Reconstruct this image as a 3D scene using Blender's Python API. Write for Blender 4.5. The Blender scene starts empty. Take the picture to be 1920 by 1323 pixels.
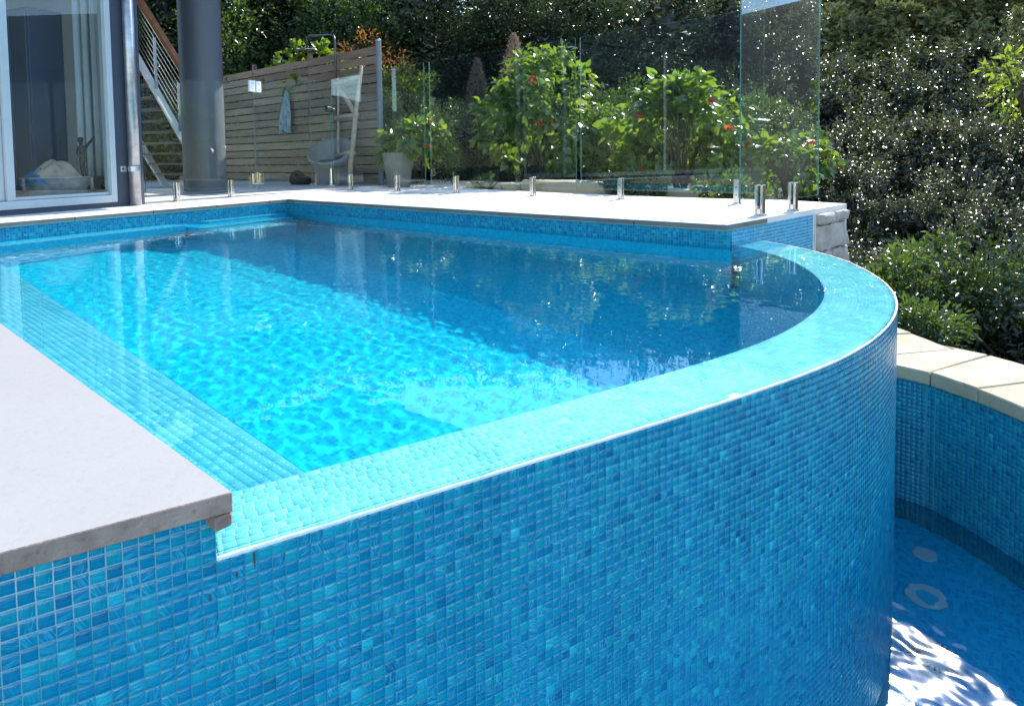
import bpy, bmesh, math, random
import numpy as np
from mathutils import Vector, Matrix

random.seed(7)
RNG = np.random.default_rng(11)
sc = bpy.context.scene
col = sc.collection
R = math.radians

# ------------------------------------------------------------------ camera
CAM = Vector((-0.455, -1.024, 0.664))
cam_data = bpy.data.cameras.new('camera')
cam = bpy.data.objects.new('camera', cam_data)
col.objects.link(cam)
sc.camera = cam
yaw, pitch, roll = R(50.522), R(2.771), R(-0.752)
F = Vector((math.sin(yaw) * math.cos(pitch), math.cos(yaw) * math.cos(pitch), -math.sin(pitch)))
r0 = Vector((math.cos(yaw), -math.sin(yaw), 0))
u0 = r0.cross(F)
rr = math.cos(roll) * r0 + math.sin(roll) * u0
uu = -math.sin(roll) * r0 + math.cos(roll) * u0
cam.location = CAM
cam.rotation_euler = Matrix((rr, uu, -F)).transposed().to_euler()
cam_data.sensor_width = 36
cam_data.lens = 1161.0 / 1920 * 36
cam_data.shift_y = -(661.5 - 352.4) / 1920
cam_data.clip_start = 0.02
cam_data.clip_end = 900

# ------------------------------------------------------------------ light
SUN_EL, SUN_AZ = R(35.5), R(83.5)
world = bpy.data.worlds.new('World')
sc.world = world
world.use_nodes = True
wn = world.node_tree
sky = wn.nodes.new('ShaderNodeTexSky')
sky.sky_type = 'NISHITA'
sky.sun_disc = False
sky.sun_elevation = SUN_EL
sky.sun_rotation = SUN_AZ
sky.air_density = 1.0
sky.dust_density = 0.05
sky.ozone_density = 1.9
wn.links.new(sky.outputs[0], wn.nodes['Background'].inputs[0])
wn.nodes['Background'].inputs[1].default_value = 0.15
sun_l = bpy.data.lights.new('sun', 'SUN')
sun_l.energy = 3.1
sun_l.angle = R(0.53)
sun_l.color = (1.0, 0.95, 0.88)
sun_l.cycles.is_caustics_light = True
sun = bpy.data.objects.new('sun', sun_l)
col.objects.link(sun)
SD = Vector((math.sin(SUN_AZ) * math.cos(SUN_EL), math.cos(SUN_AZ) * math.cos(SUN_EL), math.sin(SUN_EL)))
sun.rotation_euler = SD.to_track_quat('Z', 'Y').to_euler()
sun.location = (20, 4, 18)
vs = sc.view_settings
vs.view_transform = 'Standard'
vs.look = 'None'
vs.exposure = 1.7
vs.gamma = 1
vs.use_curve_mapping = False
cy = sc.cycles
cy.use_denoising = True
cy.max_bounces = 8
cy.diffuse_bounces = 4
cy.glossy_bounces = 4
cy.transparent_max_bounces = 12
cy.transmission_bounces = 5
cy.sample_clamp_indirect = 30.0
cy.blur_glossy = 0.6

# ------------------------------------------------------------------ helpers
def new_mesh(name, V, Fc, mats=(), smooth=False, attrs=None, mat_idx=None):
    me = bpy.data.meshes.new(name)
    V = np.asarray(V, dtype=np.float32).reshape(-1, 3)
    if isinstance(Fc, np.ndarray):
        nf, k = Fc.shape
        me.vertices.add(len(V)); me.vertices.foreach_set('co', V.ravel())
        me.loops.add(nf * k); me.loops.foreach_set('vertex_index', Fc.astype(np.int32).ravel())
        me.polygons.add(nf); me.polygons.foreach_set('loop_start', (np.arange(nf) * k).astype(np.int32))
        me.update(calc_edges=True)
    else:
        me.from_pydata(V.tolist(), [], [list(map(int, f)) for f in Fc])
        me.update()
    if smooth:
        me.polygons.foreach_set('use_smooth', np.ones(len(me.polygons), dtype=bool))
    for m in mats:
        me.materials.append(m)
    if mat_idx is not None:
        me.polygons.foreach_set('material_index', np.asarray(mat_idx, dtype=np.int32))
    if attrs:
        for k, a in attrs.items():
            at = me.attributes.new(k, 'FLOAT_VECTOR', 'POINT')
            at.data.foreach_set('vector', np.asarray(a, dtype=np.float32).ravel())
    return me


def link(name, me, parent=None, mw=None):
    o = bpy.data.objects.new(name, me)
    col.objects.link(o)
    if parent is not None:
        o.parent = parent
    if mw is not None:
        o.matrix_local = mw
    return o


def tag(o, label=None, cat=None, group=None, kind=None):
    if label: o['label'] = label
    if cat: o['category'] = cat
    if group: o['group'] = group
    if kind: o['kind'] = kind
    return o


def empty(name, loc=(0, 0, 0), rz=0, label=None, cat=None, group=None):
    o = bpy.data.objects.new(name, None)
    o.empty_display_size = 0.1
    col.objects.link(o)
    o.location = loc
    o.rotation_euler = (0, 0, rz)
    return tag(o, label, cat, group)


def struct(o):
    o['kind'] = 'structure'
    return o


class MB:
    """collects simple shapes into one mesh"""
    def __init__(self): self.v = []; self.f = []
    def add(self, V, Fc):
        n = len(self.v); self.v += [tuple(p) for p in V]; self.f += [[i + n for i in f] for f in Fc]; return self
    def box(self, a, b):
        x0, y0, z0 = a; x1, y1, z1 = b
        return self.add([(x0,y0,z0),(x1,y0,z0),(x1,y1,z0),(x0,y1,z0),(x0,y0,z1),(x1,y0,z1),(x1,y1,z1),(x0,y1,z1)],
                        [(0,3,2,1),(4,5,6,7),(0,1,5,4),(1,2,6,5),(2,3,7,6),(3,0,4,7)])
    def obox(self, o, U, V, W):
        """box from a corner and three edge vectors"""
        o, U, V, W = Vector(o), Vector(U), Vector(V), Vector(W)
        P = [o, o+U, o+U+V, o+V, o+W, o+U+W, o+U+V+W, o+V+W]
        return self.add(P, [(0,3,2,1),(4,5,6,7),(0,1,5,4),(1,2,6,5),(2,3,7,6),(3,0,4,7)])
    def prism(self, poly, z0, z1):
        n = len(poly)
        V = [(x, y, z0) for x, y in poly] + [(x, y, z1) for x, y in poly]
        return self.add(V, [list(range(n))[::-1], list(range(n, 2*n))] + [[i, (i+1) % n, n+(i+1) % n, n+i] for i in range(n)])
    def tube(self, pts, rad, seg=8, cap=True):
        pts = [Vector(p) for p in pts]
        rads = rad if isinstance(rad, (list, tuple)) else [rad] * len(pts)
        V = []; prev = None
        for i, p in enumerate(pts):
            t = (pts[min(i+1, len(pts)-1)] - pts[max(i-1, 0)]).normalized()
            if prev is None:
                a = Vector((0, 0, 1)) if abs(t.z) < .9 else Vector((1, 0, 0))
                n1 = t.cross(a).normalized()
            else:
                n1 = (prev - t * prev.dot(t)).normalized()
            prev = n1; n2 = t.cross(n1)
            for k in range(seg):
                a = 2 * math.pi * k / seg
                V.append(p + (n1 * math.cos(a) + n2 * math.sin(a)) * rads[i])
        Fc = []
        for i in range(len(pts) - 1):
            for k in range(seg):
                a = i*seg + k; b = i*seg + (k+1) % seg
                Fc.append((a, b, b+seg, a+seg))
        if cap:
            Fc.append(list(range(seg))[::-1]); Fc.append(list(range((len(pts)-1)*seg, len(pts)*seg)))
        return self.add(V, Fc)
    def lathe(self, c, prof, seg=24):
        V = []; Fc = []
        for rr_, z in prof:
            for k in range(seg):
                a = 2*math.pi*k/seg
                V.append((c[0]+rr_*math.cos(a), c[1]+rr_*math.sin(a), c[2]+z))
        for i in range(len(prof)-1):
            for k in range(seg):
                a = i*seg+k; b = i*seg+(k+1) % seg
                Fc.append((a, b, b+seg, a+seg))
        return self.add(V, Fc)
    def build(self, name, m, parent=None, smooth=False, bevel=0):
        me = bpy.data.meshes.new(name)
        me.from_pydata(self.v, [], self.f); me.update()
        if bevel:
            b = bmesh.new(); b.from_mesh(me)
            bmesh.ops.remove_doubles(b, verts=b.verts, dist=1e-5)
            bmesh.ops.bevel(b, geom=list(b.edges), offset=bevel, segments=1, affect='EDGES', clamp_overlap=True)
            b.to_mesh(me); b.free()
        me.materials.append(m)
        if smooth:
            for p in me.polygons: p.use_smooth = True
        return link(name, me, parent)


def smooth_angle(o, deg=40):
    me = o.data
    for p in me.polygons: p.use_smooth = True
    me.set_sharp_from_angle(angle=R(deg))
    return o

# ------------------------------------------------------------------ materials
def N(nt, t, **kw):
    n = nt.nodes.new(t)
    for k, v in kw.items():
        if k.startswith('_'):
            setattr(n, k[1:], v)
        else:
            n.inputs[k.replace('__', ' ')].default_value = v
    return n


def mat(name):
    m = bpy.data.materials.new(name)
    m.use_nodes = True
    nt = m.node_tree
    return m, nt, nt.nodes['Principled BSDF']


def ramp(nt, stops, interp='LINEAR'):
    n = nt.nodes.new('ShaderNodeValToRGB')
    cr = n.color_ramp
    cr.interpolation = interp
    while len(cr.elements) < len(stops): cr.elements.new(0.5)
    for e, (p, c) in zip(cr.elements, stops):
        e.position = p; e.color = (*c, 1)
    return n


def math_n(nt, op, a, b=None, clamp=False):
    n = nt.nodes.new('ShaderNodeMath'); n.operation = op; n.use_clamp = clamp
    for i, v in enumerate((a, b)):
        if v is None: continue
        if hasattr(v, 'links') or hasattr(v, 'is_linked'): nt.links.new(v, n.inputs[i])
        else: n.inputs[i].default_value = v
    return n.outputs[0]


def mixc(nt, fac, a, b, blend='MIX'):
    n = nt.nodes.new('ShaderNodeMix'); n.data_type = 'RGBA'; n.blend_type = blend
    for i, v in ((0, fac), (6, a), (7, b)):
        if hasattr(v, 'is_linked'): nt.links.new(v, n.inputs[i])
        else: n.inputs[i].default_value = v if i == 0 else (*v, 1)
    return n.outputs[2]


def bump(nt, b, h, strength=.3, dist=.01):
    n = nt.nodes.new('ShaderNodeBump'); n.inputs['Strength'].default_value = strength; n.inputs['Distance'].default_value = dist
    nt.links.new(h, n.inputs['Height']); nt.links.new(n.outputs[0], b.inputs['Normal'])


def plain(name, c, rough=.5, metal=0.0, var=.12, scale=6.0, bmp=.0, spec=.5, coords='Object'):
    """solid colour with a soft, irregular variation of tone and gloss"""
    m, nt, b = mat(name)
    tc = nt.nodes.new('ShaderNodeTexCoord')
    no = N(nt, 'ShaderNodeTexNoise', Scale=scale, Detail=6.0, Roughness=.6)
    nt.links.new(tc.outputs[coords], no.inputs['Vector'])
    lo = tuple(max(0, v * (1 - var)) for v in c); hi = tuple(min(1, v * (1 + var)) for v in c)
    rp = ramp(nt, [(.3, lo), (.7, hi)])
    nt.links.new(no.outputs[0], rp.inputs[0]); nt.links.new(rp.outputs[0], b.inputs['Base Color'])
    b.inputs['Roughness'].default_value = rough; b.inputs['Metallic'].default_value = metal
    b.inputs['Specular IOR Level'].default_value = spec
    if bmp:
        n2 = N(nt, 'ShaderNodeTexNoise', Scale=scale * 9, Detail=5.0); nt.links.new(tc.outputs[coords], n2.inputs['Vector'])
        bump(nt, b, n2.outputs[0], bmp, .01)
    return m


def streak_colour(nt, uvout, rnd_out, palette, light=(.11, .60, .72), dark=(.003, .11, .22)):
    """streaky cast-glass colour: per-piece tone from rnd, smeared streaks along uv.x"""
    sep = nt.nodes.new('ShaderNodeSeparateXYZ'); nt.links.new(rnd_out, sep.inputs[0])
    rp = ramp(nt, palette)
    nt.links.new(sep.outputs[0], rp.inputs[0])
    mp = nt.nodes.new('ShaderNodeMapping'); mp.inputs['Scale'].default_value = (42, 330, 1)
    nt.links.new(uvout, mp.inputs[0])
    no = N(nt, 'ShaderNodeTexNoise', Scale=1.0, Detail=3.0, Roughness=.55, Distortion=.9)
    nt.links.new(mp.outputs[0], no.inputs['Vector'])
    lt = ramp(nt, [(.46, (0, 0, 0)), (.78, (1, 1, 1))]); nt.links.new(no.outputs[0], lt.inputs[0])
    fac = math_n(nt, 'MULTIPLY', lt.outputs[0], math_n(nt, 'MULTIPLY', sep.outputs[1], .75))
    c1 = mixc(nt, fac, rp.outputs[0], light)
    dk = ramp(nt, [(.26, (1, 1, 1)), (.44, (0, 0, 0))]); nt.links.new(no.outputs[0], dk.inputs[0])
    fac2 = math_n(nt, 'MULTIPLY', dk.outputs[0], math_n(nt, 'MULTIPLY', sep.outputs[2], .6))
    return mixc(nt, fac2, c1, dark), no.outputs[0]


PAL = [(0.0, (.002, .115, .235)), (.22, (.002, .16, .295)), (.5, (.003, .20, .34)), (.72, (.004, .245, .325)), (.88, (.006, .285, .38)), (1.0, (.018, .38, .47))]

def tile_mat(name, palette):
    m, nt, b = mat(name)
    a1 = nt.nodes.new('ShaderNodeAttribute'); a1.attribute_name = 'tuv'
    a2 = nt.nodes.new('ShaderNodeAttribute'); a2.attribute_name = 'trnd'
    c, h = streak_colour(nt, a1.outputs['Vector'], a2.outputs['Vector'], palette)
    ge = nt.nodes.new('ShaderNodeNewGeometry'); mp2 = nt.nodes.new('ShaderNodeMapping'); mp2.inputs['Scale'].default_value = (7, 7, 1.3)
    nt.links.new(ge.outputs['Position'], mp2.inputs[0])
    n3 = N(nt, 'ShaderNodeTexNoise', Scale=1.0, Detail=5.0, Roughness=.6); nt.links.new(mp2.outputs[0], n3.inputs['Vector'])
    hv = nt.nodes.new('ShaderNodeHueSaturation'); nt.links.new(c, hv.inputs['Color'])
    nt.links.new(math_n(nt, 'ADD', math_n(nt, 'MULTIPLY', n3.outputs[0], .55), .74), hv.inputs['Value'])
    nt.links.new(hv.outputs[0], b.inputs['Base Color'])
    rg_ = ramp(nt, [(.35, (.06, .06, .06)), (.7, (.24, .24, .24))]); nt.links.new(n3.outputs[0], rg_.inputs[0])
    nt.links.new(rg_.outputs[0], b.inputs['Roughness'])
    b.inputs['Specular IOR Level'].default_value = .38
    b.inputs['Coat Weight'].default_value = .0
    b.inputs['Coat Roughness'].default_value = .08
    bump(nt, b, h, .04, .002)
    return m

M_TILE = tile_mat('glass_mosaic', PAL)
M_CAPTILE = tile_mat('glass_mosaic_cap', [(0, (.17, .57, .58)), (.4, (.27, .66, .65)), (.75, (.36, .73, .70)), (1, (.50, .80, .76))])
M_LEDGETILE = tile_mat('glass_mosaic_ledge', [(0, (.07, .46, .58)), (.5, (.13, .56, .63)), (1, (.26, .66, .70))])
for mm_ in (M_CAPTILE, M_LEDGETILE):
  for k_, v_ in (('Specular IOR Level', .15), ('Coat Weight', 0.0)): mm_.node_tree.nodes['Principled BSDF'].inputs[k_].default_value = v_
M_RETTILE = tile_mat('glass_mosaic_return', [(0, (.02, .24, .46)), (.5, (.03, .33, .54)), (1, (.08, .45, .60))])
def grout_mat():
    m, nt, b = mat('grout')
    ge = nt.nodes.new('ShaderNodeNewGeometry'); sep = nt.nodes.new('ShaderNodeSeparateXYZ'); nt.links.new(ge.outputs['Position'], sep.inputs[0])
    no = N(nt, 'ShaderNodeTexNoise', Scale=9.0, Detail=5.0, Roughness=.6); nt.links.new(ge.outputs['Position'], no.inputs['Vector'])
    f = math_n(nt, 'ADD', math_n(nt, 'MULTIPLY', sep.outputs[2], 4.0), math_n(nt, 'MULTIPLY', sep.outputs[0], -3.2))
    f = math_n(nt, 'ADD', f, math_n(nt, 'MULTIPLY', no.outputs[0], 1.0), False)
    f = math_n(nt, 'SUBTRACT', f, .62, True)
    nt.links.new(mixc(nt, f, (.035, .27, .34), (.42, .50, .52)), b.inputs['Base Color']); b.inputs['Roughness'].default_value = .85
    return m
M_GROUT = grout_mat()
M_GROUT_LEDGE = plain('grout_ledge', (.15, .58, .66), .85, var=.15, scale=14)
M_GROUT_PALE = plain('grout_pale', (.50, .62, .62), .85, var=.2, scale=14)
TP = 0.0218

def sheet_mat(name, palette, grout, k=1.0, rough=.25):
    """mosaic too fine or too wavering under water to build piece by piece"""
    m, nt, b = mat(name)
    a1 = nt.nodes.new('ShaderNodeAttribute'); a1.attribute_name = 'tuv'
    sc_ = nt.nodes.new('ShaderNodeVectorMath'); sc_.operation = 'SCALE'; sc_.inputs['Scale'].default_value = 1 / (TP * k)
    nt.links.new(a1.outputs['Vector'], sc_.inputs[0])
    fl = nt.nodes.new('ShaderNodeVectorMath'); fl.operation = 'FLOOR'; nt.links.new(sc_.outputs[0], fl.inputs[0])
    wnz = nt.nodes.new('ShaderNodeTexWhiteNoise'); wnz.noise_dimensions = '2D'; nt.links.new(fl.outputs[0], wnz.inputs['Vector'])
    fr = nt.nodes.new('ShaderNodeVectorMath'); fr.operation = 'FRACTION'; nt.links.new(sc_.outputs[0], fr.inputs[0])
    c, h = streak_colour(nt, a1.outputs['Vector'], wnz.outputs['Color'], palette, palette[-1][1], palette[0][1])
    sep = nt.nodes.new('ShaderNodeSeparateXYZ'); nt.links.new(fr.outputs[0], sep.inputs[0])
    g = math_n(nt, 'MAXIMUM', math_n(nt, 'LESS_THAN', sep.outputs[0], .085), math_n(nt, 'LESS_THAN', sep.outputs[1], .085))
    nt.links.new(mixc(nt, g, c, grout), b.inputs['Base Color'])
    b.inputs['Roughness'].default_value = rough
    inv = math_n(nt, 'SUBTRACT', 1.0, g)
    bump(nt, b, inv, .3, .001)
    return m

M_LIP = plain('pale_sheen_lip', (.66, .76, .74), .35, var=.15, scale=30, bmp=.2)  # pale colour stands in for sunlit water sheen along the edge
M_POOLSHEET = sheet_mat('pool_mosaic', [(0, (.002, .42, .64)), (.5, (.003, .57, .73)), (1, (.008, .70, .80))], (.02, .68, .78))
M_BANDSHEET = sheet_mat('waterline_mosaic', PAL, (.05, .30, .45))
M_BASINSHEET = sheet_mat('basin_mosaic', [(0, (.002, .32, .60)), (.5, (.003, .44, .72)), (1, (.008, .55, .80))], (.02, .52, .74))
M_NOSING = sheet_mat('step_mosaic', [(0, (.16, .50, .58)), (1, (.30, .62, .66))], (.4, .62, .66))


def stone_mat(name, c1, c2, rough=.8, bmp=.25, sc1=2.2, speck=.35):
    m, nt, b = mat(name)
    tc = nt.nodes.new('ShaderNodeTexCoord')
    oi = nt.nodes.new('ShaderNodeObjectInfo')
    off = nt.nodes.new('ShaderNodeVectorMath'); off.operation = 'ADD'
    nt.links.new(tc.outputs['Object'], off.inputs[0])
    sc3 = nt.nodes.new('ShaderNodeVectorMath'); sc3.operation = 'SCALE'; sc3.inputs['Scale'].default_value = 3.0
    nt.links.new(oi.outputs['Location'], sc3.inputs[0]); nt.links.new(sc3.outputs[0], off.inputs[1])
    n1 = N(nt, 'ShaderNodeTexNoise', Scale=sc1, Detail=8.0, Roughness=.62, Distortion=.4); nt.links.new(off.outputs[0], n1.inputs['Vector'])
    n2 = N(nt, 'ShaderNodeTexNoise', Scale=70.0, Detail=4.0, Roughness=.7); nt.links.new(off.outputs[0], n2.inputs['Vector'])
    rp = ramp(nt, [(.3, c1), (.72, c2)]); nt.links.new(n1.outputs[0], rp.inputs[0])
    sp = ramp(nt, [(.30, (.55, .5, .45)), (.46, (1, 1, 1))]); nt.links.new(n2.outputs[0], sp.inputs[0])
    mm = mixc(nt, speck, rp.outputs[0], sp.outputs[0], 'MULTIPLY')
    hv = nt.nodes.new('ShaderNodeHueSaturation'); nt.links.new(mm, hv.inputs['Color'])
    nt.links.new(math_n(nt, 'ADD', math_n(nt, 'MULTIPLY', oi.outputs['Random'], .16), .92), hv.inputs['Value'])
    nt.links.new(hv.outputs[0], b.inputs['Base Color'])
    b.inputs['Roughness'].default_value = rough
    b.inputs['Specular IOR Level'].default_value = .3
    bump(nt, b, n2.outputs[0], bmp, .004)
    return m

M_COPING = stone_mat('pale_coping_stone', (.312, .300, .286), (.336, .324, .310), .75, .12, 2.6, .15)
M_PAVER = stone_mat('cream_paver', (.62, .58, .53), (.74, .70, .65), .8, .2, 2.0, .25)
M_PAVEREDGE = stone_mat('dark_paver_edge', (.13, .135, .12), (.20, .20, .175), .85, .3, 4.0, .3)  # darker tone for the upright faces of the pavers
M_SAND = stone_mat('sandstone', (.36, .29, .18), (.52, .44, .31), .85, .5, 3.2, .4)
M_ROUGHSTONE = stone_mat('split_sandstone', (.30, .27, .24), (.52, .47, .41), .9, .9, 5.0, .5)
M_NAVY = plain('charcoal_wall', (.042, .055, .078), .6, var=.08, scale=3)
M_WHITEFRAME = plain('white_frame', (.40, .46, .47), .35, var=.05)
M_GALV = plain('galvanised', (.42, .43, .44), .38, .85, var=.25, scale=9, bmp=.05)
M_STEEL = plain('polished_steel', (.62, .60, .58), .12, 1.0, var=.08, scale=12)
M_BLACKRUB = plain('black_gasket', (.012, .012, .013), .5)
M_COLUMN = plain('column_paint', (.085, .095, .115), .5, var=.05, scale=2)
M_TIMBER = plain('oiled_timber', (.40, .16, .07), .5, var=.25, scale=8)
M_WHITEPAINT = plain('white_paint', (.78, .78, .77), .5, var=.04)
M_SLATE = plain('slate_blue', (.07, .10, .14), .6, var=.1)
M_ROOMWALL = plain('room_wall', (.30, .30, .30), .8, var=.04)
M_CABINET = plain('navy_cabinet', (.05, .08, .13), .5, var=.06)
M_SOIL = plain('soil', (.05, .035, .025), .95, var=.4, scale=7, bmp=.6)
M_BARK = plain('bark', (.075, .055, .04), .9, var=.4, scale=14, bmp=.7)
M_DRIFT = plain('driftwood', (.42, .34, .26), .8, var=.25, scale=16, bmp=.4)
M_GROUND = plain('leaf_litter_ground', (.035, .034, .018), .95, var=.5, scale=2.5, bmp=.6)
M_FITTING = plain('pool_fitting', (.45, .62, .64), .35, var=.05)
M_DARKSLOT = plain('dark_slot', (.01, .02, .03), .6)


def weathered_slat():
    m, nt, b = mat('weathered_slat')
    tc = nt.nodes.new('ShaderNodeTexCoord'); oi = nt.nodes.new('ShaderNodeObjectInfo')
    mp = nt.nodes.new('ShaderNodeMapping'); mp.inputs['Scale'].default_value = (9, .7, 26)
    add = nt.nodes.new('ShaderNodeVectorMath'); add.operation = 'ADD'
    nt.links.new(tc.outputs['Object'], add.inputs[0]); nt.links.new(oi.outputs['Location'], add.inputs[1]); nt.links.new(add.outputs[0], mp.inputs[0])
    n1 = N(nt, 'ShaderNodeTexNoise', Scale=2.0, Detail=7.0, Roughness=.65, Distortion=.5); nt.links.new(mp.outputs[0], n1.inputs['Vector'])
    rp = ramp(nt, [(.28, (.11, .078, .055)), (.5, (.22, .165, .12)), (.75, (.34, .265, .20))]); nt.links.new(n1.outputs[0], rp.inputs[0])
    hv = nt.nodes.new('ShaderNodeHueSaturation'); nt.links.new(rp.outputs[0], hv.inputs['Color'])
    nt.links.new(math_n(nt, 'ADD', math_n(nt, 'MULTIPLY', oi.outputs['Random'], .5), .75), hv.inputs['Value'])
    nt.links.new(hv.outputs[0], b.inputs['Base Color']); b.inputs['Roughness'].default_value = .85
    bump(nt, b, n1.outputs[0], .4, .006)
    return m
M_SLAT = weathered_slat()


def glass_mat(name, tint, refl=1.0):
    """clear pane: see-through by Fresnel, mirror at grazing angles"""
    m = bpy.data.materials.new(name); m.use_nodes = True; nt = m.node_tree; nt.nodes.clear()
    out = nt.nodes.new('ShaderNodeOutputMaterial')
    tr = nt.nodes.new('ShaderNodeBsdfTransparent'); tr.inputs[0].default_value = (*tint, 1)
    gl = nt.nodes.new('ShaderNodeBsdfGlossy'); gl.inputs['Roughness'].default_value = .0; gl.inputs[0].default_value = (.95, 1, 1, 1)
    lw = nt.nodes.new('ShaderNodeLayerWeight'); lw.inputs['Blend'].default_value = .5
    sch = math_n(nt, 'ADD', math_n(nt, 'MULTIPLY', math_n(nt, 'POWER', lw.outputs['Facing'], 5.0), .96), .04)
    mx = nt.nodes.new('ShaderNodeMixShader')
    nt.links.new(math_n(nt, 'MULTIPLY', sch, refl, True), mx.inputs[0])
    nt.links.new(tr.outputs[0], mx.inputs[1]); nt.links.new(gl.outputs[0], mx.inputs[2]); nt.links.new(mx.outputs[0], out.inputs[0])
    return m
M_GLASS = glass_mat('fence_glass', (.93, .97, .96))
M_WINGLASS = glass_mat('window_glass', (.80, .88, .90), 1.3)
m, nt, b = mat('glass_edge'); b.inputs['Base Color'].default_value = (.10, .25, .23, 1); b.inputs['Roughness'].default_value = .15
b.inputs['Transmission Weight'].default_value = .25
M_GLASSEDGE = m

m = bpy.data.materials.new('water'); m.use_nodes = True; nt = m.node_tree; nt.nodes.clear()
g = nt.nodes.new('ShaderNodeBsdfGlass'); g.inputs['IOR'].default_value = 1.333; g.inputs['Roughness'].default_value = 0
g.inputs[0].default_value = (.80, .975, 1.0, 1)
o_ = nt.nodes.new('ShaderNodeOutputMaterial'); nt.links.new(g.outputs[0], o_.inputs[0])
M_WATER = m
m = bpy.data.materials.new('turbulent_water'); m.use_nodes = True; nt = m.node_tree; nt.nodes.clear()
g = nt.nodes.new('ShaderNodeBsdfGlass'); g.inputs['IOR'].default_value = 1.333; g.inputs['Roughness'].default_value = 0; g.inputs[0].default_value = (.93, .99, 1.0, 1)
gl_ = nt.nodes.new('ShaderNodeBsdfGlossy'); gl_.inputs['Roughness'].default_value = .13
mx_ = nt.nodes.new('ShaderNodeMixShader'); mx_.inputs[0].default_value = .022
o_ = nt.nodes.new('ShaderNodeOutputMaterial'); nt.links.new(g.outputs[0], mx_.inputs[1]); nt.links.new(gl_.outputs[0], mx_.inputs[2]); nt.links.new(mx_.outputs[0], o_.inputs[0])
M_TURB = m


def leaf_mat(name, c_lo, c_hi, glow, rough=.28, trans=.35):
    m, nt, b = mat(name)
    at = nt.nodes.new('ShaderNodeAttribute'); at.attribute_name = 'trnd'
    sep = nt.nodes.new('ShaderNodeSeparateXYZ'); nt.links.new(at.outputs['Vector'], sep.inputs[0])
    rp = ramp(nt, [(0, c_lo), (1, c_hi)]); nt.links.new(sep.outputs[0], rp.inputs[0])
    nt.links.new(rp.outputs[0], b.inputs['Base Color'])
    b.inputs['Roughness'].default_value = rough
    b.inputs['Specular IOR Level'].default_value = .6
    tl = nt.nodes.new('ShaderNodeBsdfTranslucent')
    nt.links.new(mixc(nt, .75, rp.outputs[0], glow), tl.inputs[0])
    mx = nt.nodes.new('ShaderNodeMixShader'); mx.inputs[0].default_value = trans
    nt.links.new(b.outputs[0], mx.inputs[1]); nt.links.new(tl.outputs[0], mx.inputs[2])
    nt.links.new(mx.outputs[0], nt.nodes['Material Output'].inputs[0])
    return m
M_LEAF_DARK = leaf_mat('dark_glossy_leaf', (.012, .022, .009), (.04, .065, .024), (.12, .20, .03), .32, .14)
M_LEAF_GLINT = leaf_mat('glittering_leaf', (.018, .022, .011), (.066, .072, .038), (.20, .25, .05), .37, .18)
M_LEAF_GLINT.node_tree.nodes['Principled BSDF'].inputs['Specular IOR Level'].default_value = .9
M_LEAF_MID = leaf_mat('mid_leaf', (.02, .045, .012), (.055, .10, .025), (.22, .36, .03), .3, .25)
M_LEAF_BRIGHT = leaf_mat('bright_leaf', (.025, .06, .010), (.09, .145, .022), (.32, .52, .03), .3, .38)
M_LEAF_LIME = leaf_mat('lime_leaf', (.05, .10, .015), (.16, .20, .03), (.42, .55, .04), .35, .4)
M_LEAF_ORANGE = leaf_mat('orange_leaf', (.14, .05, .015), (.34, .15, .03), (.6, .25, .05), .4, .4)
M_LEAF_OLIVE = leaf_mat('olive_leaf', (.08, .09, .035), (.15, .16, .06), (.2, .24, .05), .5, .25)
M_PLUME = leaf_mat('dry_plume', (.16, .12, .085), (.28, .22, .16), (.40, .32, .22), .7, .35)
M_RED = leaf_mat('red_flower', (.45, .02, .015), (.65, .05, .02), (.9, .08, .03), .4, .45)
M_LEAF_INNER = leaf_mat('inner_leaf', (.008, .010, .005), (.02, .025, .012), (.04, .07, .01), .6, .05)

# ------------------------------------------------------------------ plan of the place
ZC = 0.163           # deck level; 0 is the lip of the infinity edge
ZN = 0.120           # top of the near coping slab
FLOOR = -1.36
L_, Y1, H_ = 3.968, 0.624, 6.472
AL = R(-19.92)
DD = Vector((math.cos(AL), math.sin(AL), 0)); DN = Vector((DD.y, -DD.x, 0))   # along the near wall, and outward
ctrl = np.array([(0,0),(.5,-.182),(.96,-.349),(1.40,-.497),(1.748,-.589),(2.034,-.630),(2.332,-.643),(2.573,-.631),(2.756,-.607),
                 (2.927,-.572),(3.205,-.488),(3.516,-.352),(3.762,-.213),(3.95,-.07),(4.14,.11),(4.32,.335),(4.47,.60)])

def spline(P, n):
    t = np.r_[0, np.cumsum(np.hypot(*np.diff(P, axis=0).T))]
    m_ = len(P); A = np.zeros((m_, m_)); B = np.zeros((m_, 2)); h = np.diff(t)
    A[0, 0] = A[-1, -1] = 1
    for i in range(1, m_-1):
        A[i, i-1] = h[i-1]; A[i, i] = 2*(h[i-1]+h[i]); A[i, i+1] = h[i]
        B[i] = 6*((P[i+1]-P[i])/h[i] - (P[i]-P[i-1])/h[i-1])
    K = np.linalg.solve(A, B)
    T = np.linspace(0, t[-1], n); out = []
    for x in T:
        i = min(max(np.searchsorted(t, x)-1, 0), m_-2); a = t[i+1]-x; b_ = x-t[i]
        out.append(K[i]*a**3/(6*h[i]) + K[i+1]*b_**3/(6*h[i]) + (P[i]/h[i]-K[i]*h[i]/6)*a + (P[i+1]/h[i]-K[i+1]*h[i]/6)*b_)
    return np.array(out)

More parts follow.
